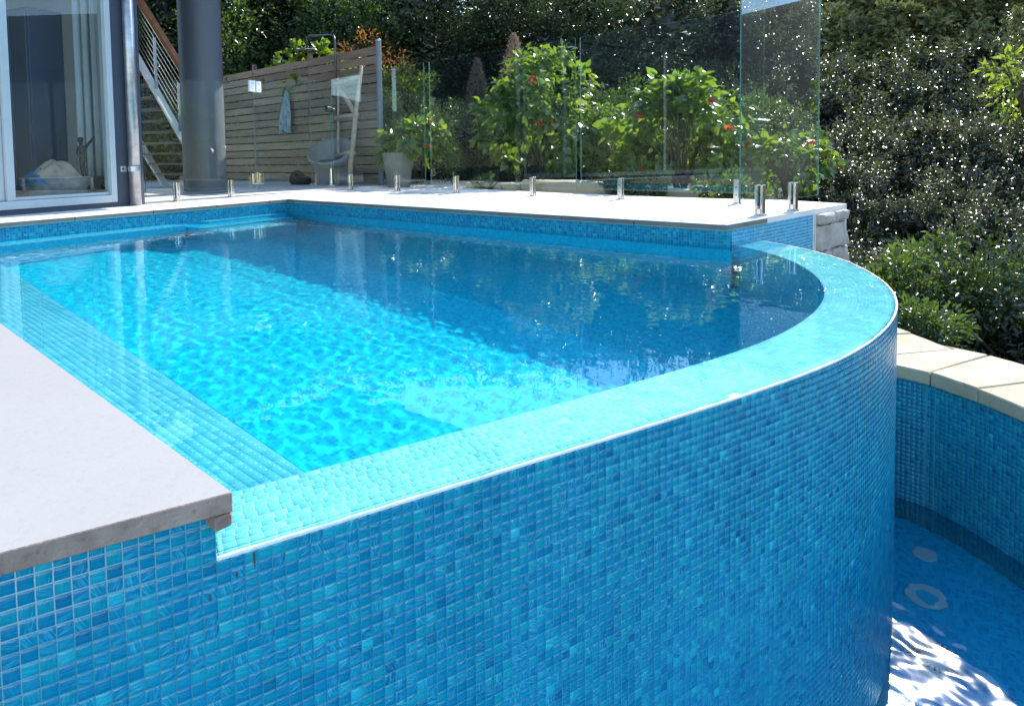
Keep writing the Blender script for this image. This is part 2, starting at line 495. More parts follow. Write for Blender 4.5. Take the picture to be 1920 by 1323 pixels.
W_ = spline(ctrl, 800)
W_[:, 0] = np.convolve(np.pad(W_[:, 0], 25, mode='reflect', reflect_type='odd'), np.ones(51)/51, 'valid')
W_[:, 1] = np.convolve(np.pad(W_[:, 1], 25, mode='reflect', reflect_type='odd'), np.ones(51)/51, 'valid')
WS = np.r_[0, np.cumsum(np.hypot(*np.diff(W_, axis=0).T))]
WLEN = WS[-1]

def weir(s):
    """point, tangent, outward normal of the infinity edge at arc length s (negative = the straight near wall)"""
    if s <= 0:
        return Vector((DD.x*s, DD.y*s, 0)), DD, DN
    s = min(s, WLEN)
    p = Vector((float(np.interp(s, WS, W_[:, 0])), float(np.interp(s, WS, W_[:, 1])), 0))
    e = .02; a = max(s-e, 0); b_ = min(s+e, WLEN)
    t = Vector((float(np.interp(b_, WS, W_[:, 0])-np.interp(a, WS, W_[:, 0])), float(np.interp(b_, WS, W_[:, 1])-np.interp(a, WS, W_[:, 1])), 0)).normalized()
    return p, t, Vector((t.y, -t.x, 0))

def weir_w(s):
    return .215 + .15 * min(max(s / WLEN, 0), 1) ** 1.2

# ------------------------------------------------------------------ mosaic tile geometry
def tile_arrays(frames, seed=0):
    """frames: list of (origin, u, v, n, su, sv, ru) -> arrays for joined, individually bevelled tiles"""
    rg = np.random.default_rng(seed)
    O = np.array([f[0] for f in frames], dtype=float); U = np.array([f[1] for f in frames], dtype=float)
    Vv = np.array([f[2] for f in frames], dtype=float); Nn = np.array([f[3] for f in frames], dtype=float)
    su = np.array([f[4] for f in frames])[:, None]; sv = np.array([f[5] for f in frames])[:, None]
    n = len(frames)
    cu = np.array([-.5,.5,.5,-.5,-.5,.5,.5,-.5]); cv = np.array([-.5,-.5,.5,.5,-.5,-.5,.5,.5]); top = np.array([0,0,0,0,1,1,1,1])
    ins = .0005 * top
    tilt = rg.normal(0, .005, (n, 2)); hh = .0007 + rg.normal(0, .00006, n)
    lu = su*cu - np.sign(cu)*ins; lv = sv*cv - np.sign(cv)*ins
    ln = top*hh[:, None] + top*(lu*tilt[:, :1] + lv*tilt[:, 1:])
    P = O[:, None] + lu[..., None]*U[:, None] + lv[..., None]*Vv[:, None] + ln[..., None]*Nn[:, None]
    q = np.array([[4,5,6,7],[0,1,5,4],[1,2,6,5],[2,3,7,6],[3,0,4,7]])
    Fc = (np.arange(n)[:, None, None]*8 + q).reshape(-1, 4)
    rnd = rg.random((n, 3)); rnd[:, 0] = np.clip(rg.normal(.46, .19, n), 0, 1)
    off = rg.random((n, 2))*40; flip = rg.random(n) < .42
    ang = rg.normal(0, .22, n)
    a = np.where(flip[:, None], lv, lu); b_ = np.where(flip[:, None], lu, lv)
    ca, sa = np.cos(ang)[:, None], np.sin(ang)[:, None]
    uv = np.stack([a*ca-b_*sa + off[:, :1], a*sa+b_*ca + off[:, 1:], np.zeros_like(a)], -1)
    return P.reshape(-1, 3), Fc, dict(trnd=np.repeat(rnd, 8, 0), tuv=uv.reshape(-1, 3))

def tile_stuff(name, frames, m, parent, seed=0, recv=True):
    V, Fc, at = tile_arrays(frames, seed)
    o = link(name, new_mesh(name, V, Fc, (m,), attrs=at), parent)
    o['kind'] = 'stuff'
    o.cycles.is_caustics_receiver = recv
    return o

VARIANTS = {}
def tile_objects(name, frames, m, parent, recv=True):
    if m.name not in VARIANTS:
        VARIANTS[m.name] = []
        for k in range(28):
            V, Fc, at = tile_arrays([((0,0,0),(1,0,0),(0,1,0),(0,0,1),.02,.02)], 100+k)
            VARIANTS[m.name].append(new_mesh(name, V, Fc, (m,), attrs=at))
    for f in frames:
        o_, u_, v_, n_, su, sv = f[:6]
        o = bpy.data.objects.new(name, random.choice(VARIANTS[m.name]))
        col.objects.link(o); o.parent = parent
        mw = Matrix((Vector(u_)*su/.02, Vector(v_)*sv/.02, Vector(n_))).transposed().to_4x4(); mw.translation = Vector(o_)
        o.matrix_local = mw
        o.cycles.is_caustics_receiver = recv

def strip_mesh(name, cols_, m, parent=None, uv0=0.0, smooth=True, recv=True):
    """cols_: list of (list of points, arc coordinate, list of v coordinates): a lofted surface carrying tuv"""
    k = len(cols_[0][0])
    V = [p for c in cols_ for p in c[0]]
    uv = [(c[1]+uv0, v, 0) for c in cols_ for v in c[2]]
    i = np.arange(len(cols_)-1)[:, None]*k + np.arange(k-1)[None]
    Fc = np.stack([i, i+k, i+k+1, i+1], -1).reshape(-1, 4)
    o = link(name, new_mesh(name, V, Fc, (m,), smooth, dict(tuv=uv)), parent)
    o.cycles.is_caustics_receiver = recv
    return o

def flat_mesh(name, poly, z, m, parent=None):
    V = [(x, y, z) for x, y in poly]
    o = link(name, new_mesh(name, V, [list(range(len(poly)))], (m,), attrs=dict(tuv=[(x, y, 0) for x, y in poly])), parent)
    o.cycles.is_caustics_receiver = True
    return o

# ================================================================== POOL
# ---- infinity-edge wall: core, wall tiles, cap tiles
wall = empty('infinity_edge_wall', (0, 0, 0), 0, 'long curved infinity-edge pool wall clad in streaky blue glass mosaic', 'pool wall')
S0 = -1.3
svals = [S0*(1-i/50) for i in range(50)] + [-1e-4, 1e-4] + [WLEN*i/220 for i in range(1, 221)]
cols_ = []
for s in svals:
    p, t, n = weir(s)
    cols_.append(([p + Vector((0, 0, z)) for z in (-1.75, -1.2, -.6, 0.0 if s > 0 else .084)], s, (-1.75, -1.2, -.6, 0)))
core = strip_mesh('wall_core', cols_, M_GROUT, wall, smooth=False)
upper = MB()
p0, p1 = weir(S0)[0], weir(0)[0]
for (za, zb) in ((-.024, .0845),):
    upper.add([p0 - DN*-.0004 + Vector((0,0,za)), p1 - DN*-.0004 + Vector((0,0,za)), p1 - DN*-.0004 + Vector((0,0,zb)), p0 - DN*-.0004 + Vector((0,0,zb))], [(0,1,2,3)])
    upper.add([p1 + Vector((0,0,za)), p1 + Vector((.0038, .2, 0)) + Vector((0,0,za)), p1 + Vector((.0038, .2, 0)) + Vector((0,0,zb)), p1 + Vector((0,0,zb))], [(0,1,2,3)])
upper.build('raised_wall_core', M_GROUT, wall)
top_cols = []
for s in svals:
    if s < 0: continue
    p, t, n = weir(s)
    w = weir_w(s)
    top_cols.append(([p - n*(w*f) + Vector((0, 0, -.0012)) for f in (0, .5, 1)], s, (0, w/2, w)))
strip_mesh('cap_core', top_cols, M_GROUT_PALE, wall)
in_cols = []
for s in svals:
    if s < .2: continue
    p, t, n = weir(s)
    in_cols.append(([p - n*weir_w(s) + Vector((0, 0, z)) for z in (-.001, -.3, -.8, FLOOR)], s, (-.001, -.3, -.8, FLOOR)))
strip_mesh('inner_face', in_cols, M_POOLSHEET, wall)

wf = []
ncol = int((WLEN + .45) / TP)
for c in range(-58, int(WLEN / TP)):
    s = (c + .5) * TP
    p, t, n = weir(s)
    rows_up = 4 if s < 0 else 0
    for r_ in range(-rows_up, 66):
        z = -(r_ + .5) * TP
        if s > 2.6 and r_ > 64: continue
        h = TP - .0013
        zz = z
        if r_ == -4: h = TP*.86 - .0013; zz = z - TP*.07
        sh_ = random.Random((c//15)*97 + (r_//15)*31); zz += sh_.uniform(-.0004, .0004); du_ = sh_.uniform(-.0004, .0004)
        wf.append((p + t*du_ + Vector((0, 0, zz)), t, Vector((0, 0, 1)), n, TP - .0013 + random.uniform(-.0003, .0003), h))
def seen(o):
    """view-space position, to choose which pieces show largest"""
    d = Vector(o) - CAM
    z = d.dot(F); x = d.dot(rr) / z * 1161 + 960; y = -d.dot(uu) / z * 1161 + 352.4
    return z, x, y
vis = []
for i, f in enumerate(wf):
    z, x, y = seen(f[0])
    if z > 0 and -20 < x < 1940 and 0 < y < 1330: vis.append((z, i))
vis.sort()
pick = set(i for _, i in vis[:300])
tile_objects('tile', [wf[i] for i in sorted(pick)], M_TILE, wall, False)
tile_stuff('wall_tiles', [f for i, f in enumerate(wf) if i not in pick], M_TILE, wall, 3, False)
cf = []
NR = 11
for k in range(NR):
    s = -random.random() * TP * .5
    while s < WLEN:
        wd = TP * (1 + .35 * s / WLEN)
        p, t, n = weir(max(s + wd/2, .0))
        w = weir_w(s); rw = w / NR
        q_ = p - n * (rw * (k + .5))
        a = max(s, .002)
        if s + wd - a > .004:
            p, t, n = weir((a + s + wd) / 2)
            q_ = p - n * (rw * (k + .5))
            # shorten pieces on inner rows to follow the curve
            cur = 1.0
            if s > 0:
                pa = weir(a)[0] - weir(a)[2]*(rw*(k+.5)); pb = weir(s+wd)[0] - weir(s+wd)[2]*(rw*(k+.5))
                cur = (pb-pa).length / max(1e-6, (s+wd-a))
            cf.append((q_ - Vector((0, 0, .0013)), t, -n, Vector((0, 0, 1)), (s+wd-a)*cur - .0019, rw - .0019))
        s += wd * random.uniform(.97, 1.03)
cv_ = sorted((seen(f[0])[0], i) for i, f in enumerate(cf))
pick = set(i for _, i in cv_[:220])
tile_objects('cap_tile', [cf[i] for i in sorted(pick)], M_CAPTILE, wall)
tile_stuff('cap_tiles', [f for i, f in enumerate(cf) if i not in pick], M_CAPTILE, wall, 5)
lip_cols = []
for s in svals:
    if s < 0: continue
    p, t, n = weir(max(s, .001))
    k_ = 1 + .5*max(s, 0)/WLEN
    lip_cols.append(([p + n*a*k_ + Vector((0, 0, z)) for a, z in ((.0004, -.0020), (.0014, -.0004), (.0012, .0026), (-.0006, .0050), (-.0030-.0012*math.sin(s*61)-.001*math.sin(s*23), .0050), (-.0048-.0012*math.sin(s*61), .0020))], s, (0, .003, .006, .009, .012, .015)))
strip_mesh('lip', lip_cols, M_LIP, wall)
# trickle stains below the lip
for (s, z0, ln) in ((.058, -.004, .030), (.030, -.03, .012), (-.012, -.052, .014)):
    p, t, n = weir(s)
    mb = MB(); a = p + n*.0024 + Vector((0, 0, z0))
    mb.add([a - t*.0015, a + t*.0012, a + t*.0016 - Vector((0,0,ln*.6)), a - Vector((0,0,ln)), a - t*.0012 - Vector((0,0,ln*.5))], [(0,1,2,3,4)])
    mb.build('drip_stain', M_BARK, wall)

# ---- submerged ledge on the near side
EE = Vector((math.sin(R(1.075)), math.cos(R(1.075)), 0))
def ledge_x(y): return .258 + .068*y
ledge = empty('submerged_ledge', (0, 0, 0), 0, 'shallow submerged mosaic ledge running along the near coping slab', 'ledge')
ZL = -.03
flat_mesh('ledge_bed', [(.012, .16), (.20, .06), (ledge_x(.06)-.012, .05), (ledge_x(.08), .08), (ledge_x(5.75), 5.75), (.05, 5.75)], ZL - .0015, M_GROUT_LEDGE, ledge)
lf = []
y = -.12
row = 0
while y < 5.6:
    x = .004 + (row % 3) * .0
    while x < ledge_x(y) - .01:
        a = Vector((x + .0188*y + TP/2, y, ZL - .0013))
        ok = True
        d = a - weir(max(a.dot(DD), 0))[0]
        if (a - weir(max(a.dot(DD), 0.0))[0]).dot(-weir(max(a.dot(DD), 0.0))[2]) < .06: ok = False
        if ok and a.x < ledge_x(a.y) - TP*.45: lf.append((a, Vector((1, 0, 0)), EE, Vector((0, 0, 1)), TP - .0018, TP - .0018))
        x += TP
    y += TP; row += 1
tile_stuff('ledge_tiles', lf, M_LEDGETILE, ledge, 9)
strip_mesh('ledge_face', [([Vector((ledge_x(yy), yy, z)) for z in (ZL, -.4, FLOOR)], yy, (ZL, -.4, FLOOR)) for yy in (.07, .3, 1, 2, 3, 4, 5, 5.8)], M_POOLSHEET, ledge)
strip_mesh('wall_below_coping', [([Vector((.0+.0188*yy, yy, z)) for z in (ZL-.01, .086)], yy, (ZL, .086)) for yy in (0.0, 1, 2, 3, 4, 5, 5.8)], M_BANDSHEET, ledge)

# ---- pool floor and the two far walls
GA = R(11.74)
GV = Vector((math.cos(GA), math.sin(GA), 0))
COR = Vector((L_, H_, 0))
fl_poly = [tuple((weir(s)[0] - weir(s)[2]*(weir_w(s)*.7))[:2]) for s in np.linspace(.15, WLEN, 40)]
struct(flat_mesh('pool_floor', fl_poly + [(4.4, 1.0), (4.4, 7.2), (-.4, 7.2), (-.1, .12)], FLOOR, M_POOLSHEET))
def gw(s, t=0): # along the house-side wall from the far corner, t toward the house
    return COR - GV*s + Vector((-GV.y, GV.x, 0))*t
ZB = ZC - .045
st = strip_mesh('far_pool_wall', [([Vector((L_-.004, yy, z)) for z in (-.16, ZB)], yy, (-.16, ZB)) for yy in (Y1-.05, 2, 4, H_+.05)], M_BANDSHEET); struct(st)
st = strip_mesh('far_pool_wall_below', [([Vector((L_-.005, yy, z)) for z in (FLOOR, -.16)], yy, (FLOOR, -.16)) for yy in (Y1-.05, 2, 4, H_+.05)], M_POOLSHEET); struct(st)
st = strip_mesh('house_side_pool_wall', [([gw(s, -.004)+Vector((0, 0, z)) for z in (-.16, ZB)], s, (-.16, ZB)) for s in (-.05, 1, 2, 3, 4.6)], M_BANDSHEET); struct(st)
st = strip_mesh('house_side_pool_wall_below', [([gw(s, -.005)+Vector((0, 0, z)) for z in (FLOOR, -.16)], s, (FLOOR, -.16)) for s in (-.05, 1, 2, 3, 4.6)], M_POOLSHEET); struct(st)
# bench and corner steps
def step(name, s0, s1, d, z, label, nose=.05):
    e = empty(name, (0, 0, 0), 0, label, 'pool step')
    mb = [gw(s0), gw(s1), gw(s1, -d), gw(s0, -d)]
    V = [p + Vector((0, 0, zz)) for zz in (FLOOR, z) for p in mb]
    uv = [(p.dot(GV), zz, 0) for zz in (FLOOR, z) for p in mb]
    o = link('body', new_mesh('body', V, [(4,5,6,7)[::-1], (0,1,5,4), (1,2,6,5), (2,3,7,6), (3,0,4,7)], (M_POOLSHEET,), attrs=dict(tuv=uv)), e)
    o.cycles.is_caustics_receiver = True
    mb = [gw(s0+.003, -d+nose), gw(s1-.003, -d+nose), gw(s1-.003, -d-.004), gw(s0+.003, -d-.004)]
    V = [p + Vector((0, 0, zz)) for zz in (z-.045, z+.004) for p in mb]
    uv = [(p.dot(GV), p.dot(Vector((-GV.y, GV.x, 0))), 0) for zz in (0, 1) for p in mb]
    o = link('nosing', new_mesh('nosing', V, [(4,5,6,7)[::-1], (0,1,5,4), (1,2,6,5), (2,3,7,6), (3,0,4,7)], (M_NOSING,), attrs=dict(tuv=uv)), e)
    o.cycles.is_caustics_receiver = True
step('pool_bench', 1.66, 4.5, .30, -.13, 'long underwater bench with pale nosing along the house side of the pool', .16)
step('pool_step', .22, 1.30, .20, -.12, 'highest underwater pool step with pale nosing in the far corner', .14)
step('pool_step', .42, 1.62, .55, -.32, 'middle underwater pool step with pale nosing in the far corner', .14)
step('pool_step', .75, 1.60, .95, -.52, 'lowest underwater pool step with pale nosing in the far corner', .16)

# ---- pool water: one rippled sheet from the lip of the edge to the house side
def ripples(X, Y, seed, lams, amp, n):
    rg = np.random.default_rng(seed); Z = np.zeros_like(X)
    for i in range(n):
        lam = math.exp(rg.uniform(math.log(lams[0]), math.log(lams[1]))); k = 2*np.pi/lam; a = rg.uniform(0, 2*np.pi)
        ph = rg.uniform(0, 6.28)
        Z += amp * (lam/.2)**1.15 * np.sin(k*(X*np.cos(a)+Y*np.sin(a)) + ph + .5*np.sin(1.7*X+ph)+.5*np.sin(2.1*Y+2*ph))
    return Z / math.sqrt(n)
NS, NT = 400, 440
ss = np.linspace(0, WLEN, NS); tt = np.linspace(0, 1, NT)
A = np.stack([np.interp(ss, WS, W_[:, 0]), np.interp(ss, WS, W_[:, 1])], -1)
Bq = np.stack([np.linspace(-.35, 4.9, NS), np.linspace(5.62, 6.72, NS)], -1)
P = A[:, None]*(1-tt)[None, :, None] + Bq[:, None]*tt[None, :, None]
X, Y = P[..., 0], P[..., 1]
dist = tt[None]*np.linalg.norm(Bq-A, axis=1)[:, None]
Z = ripples(X, Y, 21, (.05, .15), .00036, 90)
mask = .06 + .94*np.clip((dist-.22)/.28, 0, 1)**1.2
mask *= .5 + .5*np.clip((X-.1)/.8, 0, 1)
calm = 1 - .12*np.clip((X-2.0)/1.6, 0, 1)
Z = Z*mask*calm + .0045
Z[:, 0] = -.004; Z[:, 1] = .0022
V = np.stack([X, Y, Z], -1).reshape(-1, 3)
i = np.arange(NS-1)[:, None]*NT + np.arange(NT-1)[None]
Fc = np.stack([i, i+NT, i+NT+1, i+1], -1).reshape(-1, 4)
water = link('pool_water', new_mesh('pool_water', V, Fc, (M_WATER,), True))
water.cycles.is_caustics_caster = True
struct(water)

# ---- near coping slab
slab = empty('coping_slab', (0, 0, 0), 0, 'smooth pale grey coping slab in the lower left foreground', 'coping')
cr_ = DD*.026 + DN*.022
Cc = Vector((cr_.x, cr_.y, 0))
far_ = Cc + EE*5.85
leftf = Cc - DD*2.2
poly = [(leftf.x, leftf.y), (Cc.x, Cc.y), (far_.x, far_.y), (leftf.x, far_.y)]
mb = MB().prism(poly, .0865, ZN)
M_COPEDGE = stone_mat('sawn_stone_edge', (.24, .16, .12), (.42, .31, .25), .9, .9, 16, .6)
slab_o = mb.build('slab', M_COPING, slab, bevel=.0016)
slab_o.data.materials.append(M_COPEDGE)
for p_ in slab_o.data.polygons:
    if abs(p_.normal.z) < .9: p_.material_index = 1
nx_ = Vector((-1, 0, 0))
mb = MB(); a = Cc + EE*.0006 - Vector((.0004, 0, 0))
mb.obox((a.x, a.y, .064), EE*5.8, nx_*.030, (0, 0, .0223))
mb.build('drop_edge', M_COPEDGE, slab, bevel=.003)

# ================================================================== DECK
deck = empty('deck', (0, 0, 0)); deck['kind'] = 'structure'
base_poly = [(L_, Y1), (5.64, .432), (6.50, .333), (6.74, 1.0), (6.60, 1.95), (6.74, 4.0), (7.2, 6.5), (9.6, 6.9), (9.6, 19), (-7, 19), (-7, 4.2), (gw(4.6).x, gw(4.6).y), (COR.x, COR.y)]
MB().prism(base_poly, -1.8, ZC-.004).build('deck_base', M_PAVER, deck)
def paver(poly, name='paver'):
    c = Vector((sum(p[0] for p in poly)/len(poly), sum(p[1] for p in poly)/len(poly), 0))
    o = MB().prism([(p[0]-c.x, p[1]-c.y) for p in poly], ZC-.0445, ZC + random.uniform(-.001, .001)).build(name, M_PAVER, deck, bevel=.004)
    o.location = c
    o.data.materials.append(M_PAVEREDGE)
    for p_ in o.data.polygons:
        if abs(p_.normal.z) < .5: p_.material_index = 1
    return o
ys = [H_ - .20 - .703*k for k in range(0, 9)]
def front(x): return Y1 - (x-L_)*.1155 - .022
xs = [L_-.026, 4.62, 5.28, 5.94, 6.58]
for j in range(4):
    xa, xb = xs[j]+(.003 if j else 0), xs[j+1]-.003
    for k in range(8):
        ya, yb = ys[k+1]+.003, ys[k]-.003
        if ya < front(xa) + .12: 
            if k == 7 or ys[k+1] < .9:
                paver([(xa, front(xa)), (xb, front(xb)), (xb, yb), (xa, yb)]); break
        paver([(xa, ya), (xb, ya), (xb, yb), (xa, yb)])
# corner piece and house-side coping stones
paver([(L_-.026, ys[0]+.003), (4.62, ys[0]+.003), (4.78, 6.62), (gw(0,-.026).x-.02, gw(0,-.026).y)])
ssg = [.0] + [.31+.762*k for k in range(7)]
for k in range(7):
    a, b_ = ssg[k]+.003, ssg[k+1]-.003
    paver([(gw(b_, -.026).x, gw(b_, -.026).y), (gw(a, -.026).x, gw(a, -.026).y), (gw(a, .40).x, gw(a, .40).y), (gw(b_, .40).x, gw(b_, .40).y)], 'coping_paver')

# ---- end block: mosaic return and split sandstone
block = empty('end_wall', (0, 0, 0), 0, 'end wall of the deck with pale mosaic return and rough sandstone blocks', 'wall')
bu = Vector((5.64-L_, .432-Y1, 0)); bl = bu.length; bu.normalize(); bn = Vector((bu.y, -bu.x, 0))
KP = TP*1.27
fr_ = []
for c in range(int(bl/KP)):
    for r_ in range(30):
        p = Vector((L_, Y1, 0)) + bu*((c+.5)*KP) + bn*.0005 + Vector((0, 0, ZB - .002 - (r_+.5)*KP))
        fr_.append((p, bu, Vector((0, 0, 1)), bn, KP-.002, KP-.002))
MB().add([Vector((L_, Y1, -1.6))+bn*.0006, Vector((5.64, .432, -1.6))+bn*.0006, Vector((5.64, .432, ZB))+bn*.0006, Vector((L_, Y1, ZB))+bn*.0006], [(0,1,2,3)]).build('mosaic_bed', M_GROUT_PALE, block)
tile_stuff('return_tiles', fr_, M_RETTILE, block, 13, False)
MB().obox(Vector((5.645, .4315, -1.4))+bn*-.01, bu*.018, bn*.022, (0, 0, 1.4+ZB)).build('edge_trim', M_PAVER, block)

def rough_block(name, o, U, V_, W, parent, m, seed, amp=.012, nx=5, ny=4):
    """a split stone: a subdivided, bumped box"""
    b = bmesh.new()
    bmesh.ops.create_cube(b, size=1)
    bmesh.ops.subdivide_edges(b, edges=b.edges[:], cuts=4, use_grid_fill=True)
    rg = np.random.default_rng(seed); ph = rg.uniform(0, 6, 6); fr2 = rg.uniform(4, 9, 6)
    U, V_, W, o = Vector(U), Vector(V_), Vector(W), Vector(o)
    for v in b.verts:
        c = v.co.copy()
        e = sum(1 for k in range(3) if abs(abs(c[k])-.5) < .01)
        rnd_ = .94 if e >= 2 else 1.0
        p = o + U*(c.x*rnd_+.5) + V_*(c.y*rnd_+.5) + W*(c.z*rnd_+.5)
        d = sum(math.sin(fr2[k]*(p.x*1.3+p.y*.9+p.z*(1.2+.3*k))+ph[k]) for k in range(6))*amp/2
        p += Vector((rg.normal(0, amp*.35), rg.normal(0, amp*.35), rg.normal(0, amp*.35))) + (V_.normalized())*d
        v.co = p
    me = bpy.data.meshes.new(name); b.to_mesh(me); b.free()
    me.materials.append(m)
    ob = link(name, me, parent)
    smooth_angle(ob, 35)
    return ob
def bp(x): return Vector((x, Y1 - (x-L_)*.1155, 0))
stones = [(5.67, 6.10, .015, .112), (6.11, 6.42, .02, .112), (5.67, 6.42, -.235, .008), (5.67, 6.02, -.44, -.245), (6.03, 6.44, -.42, -.245), (5.67, 6.44, -.70, -.45), (5.67, 6.2, -1.0, -.71), (6.21, 6.44, -1.0, -.71)]
for k, (xa, xb, za, zb) in enumerate(stones):
    a = bp(xa); rough_block('stone', a + bn*.05 + Vector((0, 0, za)), bp(xb)-bp(xa), -bn*.22, (0, 0, zb-za), block, M_ROUGHSTONE, 40+k, .012)

# ================================================================== LOWER BASIN
bc = np.array([(4.55, .52), (4.40, .22), (4.13, -.12), (3.93, -.32), (3.85, -.46), (3.835, -.60), (3.77, -.735), (3.69, -.857), (3.52, -1.06), (3.25, -1.30), (2.80, -1.55), (2.2, -1.78), (1.4, -1.97), (.2, -2.2), (-1.6, -2.35)])
BW = spline(bc, 240)
BT = np.gradient(BW, axis=0); BT /= np.linalg.norm(BT, axis=1)[:, None]
BO = np.stack([-BT[:, 1], BT[:, 0]], -1)      # outward
BSL = np.r_[0, np.cumsum(np.hypot(*np.diff(BW, axis=0).T))]
basin = empty('overflow_basin', (0, 0, 0), 0, 'curved blue mosaic overflow basin below the infinity edge', 'basin')
ZBC, ZBW, ZBF = -.60, -1.42, -1.70
strip_mesh('basin_wall_core', [([Vector((BW[i, 0], BW[i, 1], z)) for z in (ZBF-.02, -1.2, ZBC-.078)], BSL[i], (ZBF, -1.2, ZBC)) for i in range(0, 240, 2)], M_GROUT, basin)
fr_ = []
s = .35
BP_ = TP*1.16
while s < 4.2:
    i = np.searchsorted(BSL, s); p = Vector((float(np.interp(s, BSL, BW[:, 0])), float(np.interp(s, BSL, BW[:, 1])), 0))
    t = Vector((*BT[i], 0)); n = -Vector((*BO[i], 0))
    for r_ in range(40):
        fr_.append((p + n*.0005 + Vector((0, 0, ZBC-.080-(r_+.5)*BP_)), t, Vector((0, 0, 1)), n, BP_-.002, BP_-.002))
    s += BP_
tile_stuff('basin_tiles', fr_, M_TILE, basin, 17)
o = flat_mesh('basin_floor', [(-2, -2.8), (4.9, -2.8), (4.9, .8), (-2, .8)], ZBF, M_BASINSHEET, basin)
# sandstone coping stones round the basin
s = .0; k = 0
while s < 5.2:
    ln = [.36, .31, .40, .34, .28][k % 5]
    us = np.linspace(s+.003, s+ln-.003, 5)
    wI, wO = -.035, .60 + .02*math.sin(3*k)
    inn = [Vector((float(np.interp(v, BSL, BW[:, 0]) + np.interp(v, BSL, BO[:, 0])*wI), float(np.interp(v, BSL, BW[:, 1]) + np.interp(v, BSL, BO[:, 1])*wI), 0)) for v in us]
    out = [Vector((float(np.interp(v, BSL, BW[:, 0]) + np.interp(v, BSL, BO[:, 0])*wO), float(np.interp(v, BSL, BW[:, 1]) + np.interp(v, BSL, BO[:, 1])*wO), 0)) for v in us]
    poly = [(p.x, p.y) for p in inn] + [(p.x, p.y) for p in out[::-1]]
    c = (sum(p[0] for p in poly)/len(poly), sum(p[1] for p in poly)/len(poly))
    rg = random.Random(k)
    mbx = MB().prism([(p[0]-c[0]+rg.uniform(-.004, .004), p[1]-c[1]+rg.uniform(-.004, .004)) for p in poly], -.078+rg.uniform(-.006, .0), rg.uniform(-.004, .003))
    o = mbx.build('coping_stone', M_SAND, basin, bevel=.006); o.location = (c[0], c[1], ZBC)
    s += ln; k += 1
# basin fittings
def ring(mb, c, r1, r2, z0, z1, seg=28):
    return mb.lathe((c[0], c[1], 0), [(r1, z0), (r1, z1), (r2, z1), (r2, z0)], seg)
f1 = empty('return_fitting', (3.54, -.655, ZBF), 0, 'small round pale lid on the basin floor, farthest under the water', 'pool fitting')
MB().lathe((0, 0, 0), [(.062, .003), (.062, .012), (.055, .018), (0.001, .020)], 28).build('lid', M_FITTING, f1)
f2 = empty('ring_fitting', (3.165, -.70, ZBF), 0, 'round pale ring fitting with open middle on the basin floor', 'pool fitting')
ring(MB(), (0, 0), .088, .055, .003, .022).build('ring', M_FITTING, f2, smooth=False)
MB().lathe((0, 0, 0), [(.055, .006), (.001, .008)], 24).build('plate', M_BASINSHEET, f2)
f3 = empty('drain_cover', (2.745, -.77, ZBF), 0, 'slotted round drain cover on the basin floor beside the sun glare', 'pool fitting')
MB().lathe((0, 0, 0), [(.105, .003), (.10, .016), (.045, .024), (.001, .026)], 32).build('cover', M_FITTING, f3)
for k in range(24):
    a = 2*math.pi*k/24
    d = Vector((math.cos(a), math.sin(a), 0)); e = Vector((-d.y, d.x, 0))
    mb = MB(); mb.add([d*.05+e*.002+Vector((0,0,.0255)), d*.05-e*.002+Vector((0,0,.0255)), d*.092-e*.004+Vector((0,0,.0192)), d*.092+e*.004+Vector((0,0,.0192))], [(0,1,2,3)])
    mb.build('slot', M_DARKSLOT, f3)
for o in list(f1.children)+list(f2.children)+list(f3.children)+[c for c in basin.children]: o.cycles.is_caustics_receiver = True
# basin water
nx, ny = 300, 200
gx = np.linspace(1.2, 4.7, nx); gy = np.linspace(-2.3, .7, ny); X, Y = np.meshgrid(gx, gy)
Z = ZBW + ripples(X, Y, 5, (.045, .20), .0036, 50)*np.clip(1.25-(X-2.3)*.55, .35, 1.2)
V = np.stack([X, Y, Z], -1).reshape(-1, 3)
i = np.arange(ny-1)[:, None]*nx + np.arange(nx-1)[None]
bwat = link('basin_water', new_mesh('basin_water', V, np.stack([i, i+1, i+nx+1, i+nx], -1).reshape(-1, 4), (M_TURB,), True))
bwat.cycles.is_caustics_caster = True
struct(bwat)

# ================================================================== GROUND AND HILL
def ss_(a, b, x): 
    t = np.clip((x-a)/(b-a), 0, 1); return t*t*(3-2*t)
xa = np.unique(np.r_[np.arange(-60, -8, 4), np.arange(-8, 14, .25), np.arange(14, 40, 1.5), np.arange(40, 400, 12)])
ya = np.unique(np.r_[np.arange(-200, -30, 12), np.arange(-30, -6, 1.5), np.arange(-6, 20, .25), np.arange(20, 60, 2), np.arange(60, 320, 14)])
X, Y = np.meshgrid(xa, ya)
Z = -.70 + .76*ss_(1.0, 2.2, Y)
Z = Z + .25*np.sin(X*.31+1)*np.sin(Y*.27)*ss_(9, 16, np.hypot(X-3, Y-3))
Z = Z - 1.6*ss_(4.3, 6.0, X)*(1-ss_(.8, 2.0, Y))*(1-ss_(14, 24, X))
Z = Z + 26*ss_(18, 100, X)*(1-.25*ss_(0, 80, Y)) + 16*ss_(30, 130, Y)
inside = ((X < 4.2) & (Y < .6)) | ((X < 6.45) & (Y >= .5) & (Y < 7)) | ((X < 9.3) & (Y > 6.9) & (Y < 18.6) & (X > -6.6))
Z = np.where(inside, -2.6, Z)
nx = len(xa); ny = len(ya)
i = np.arange(ny-1)[:, None]*nx + np.arange(nx-1)[None]
struct(link('ground', new_mesh('ground', np.stack([X, Y, Z], -1).reshape(-1, 3), np.stack([i, i+1, i+nx+1, i+nx], -1).reshape(-1, 4), (M_GROUND,), True)))

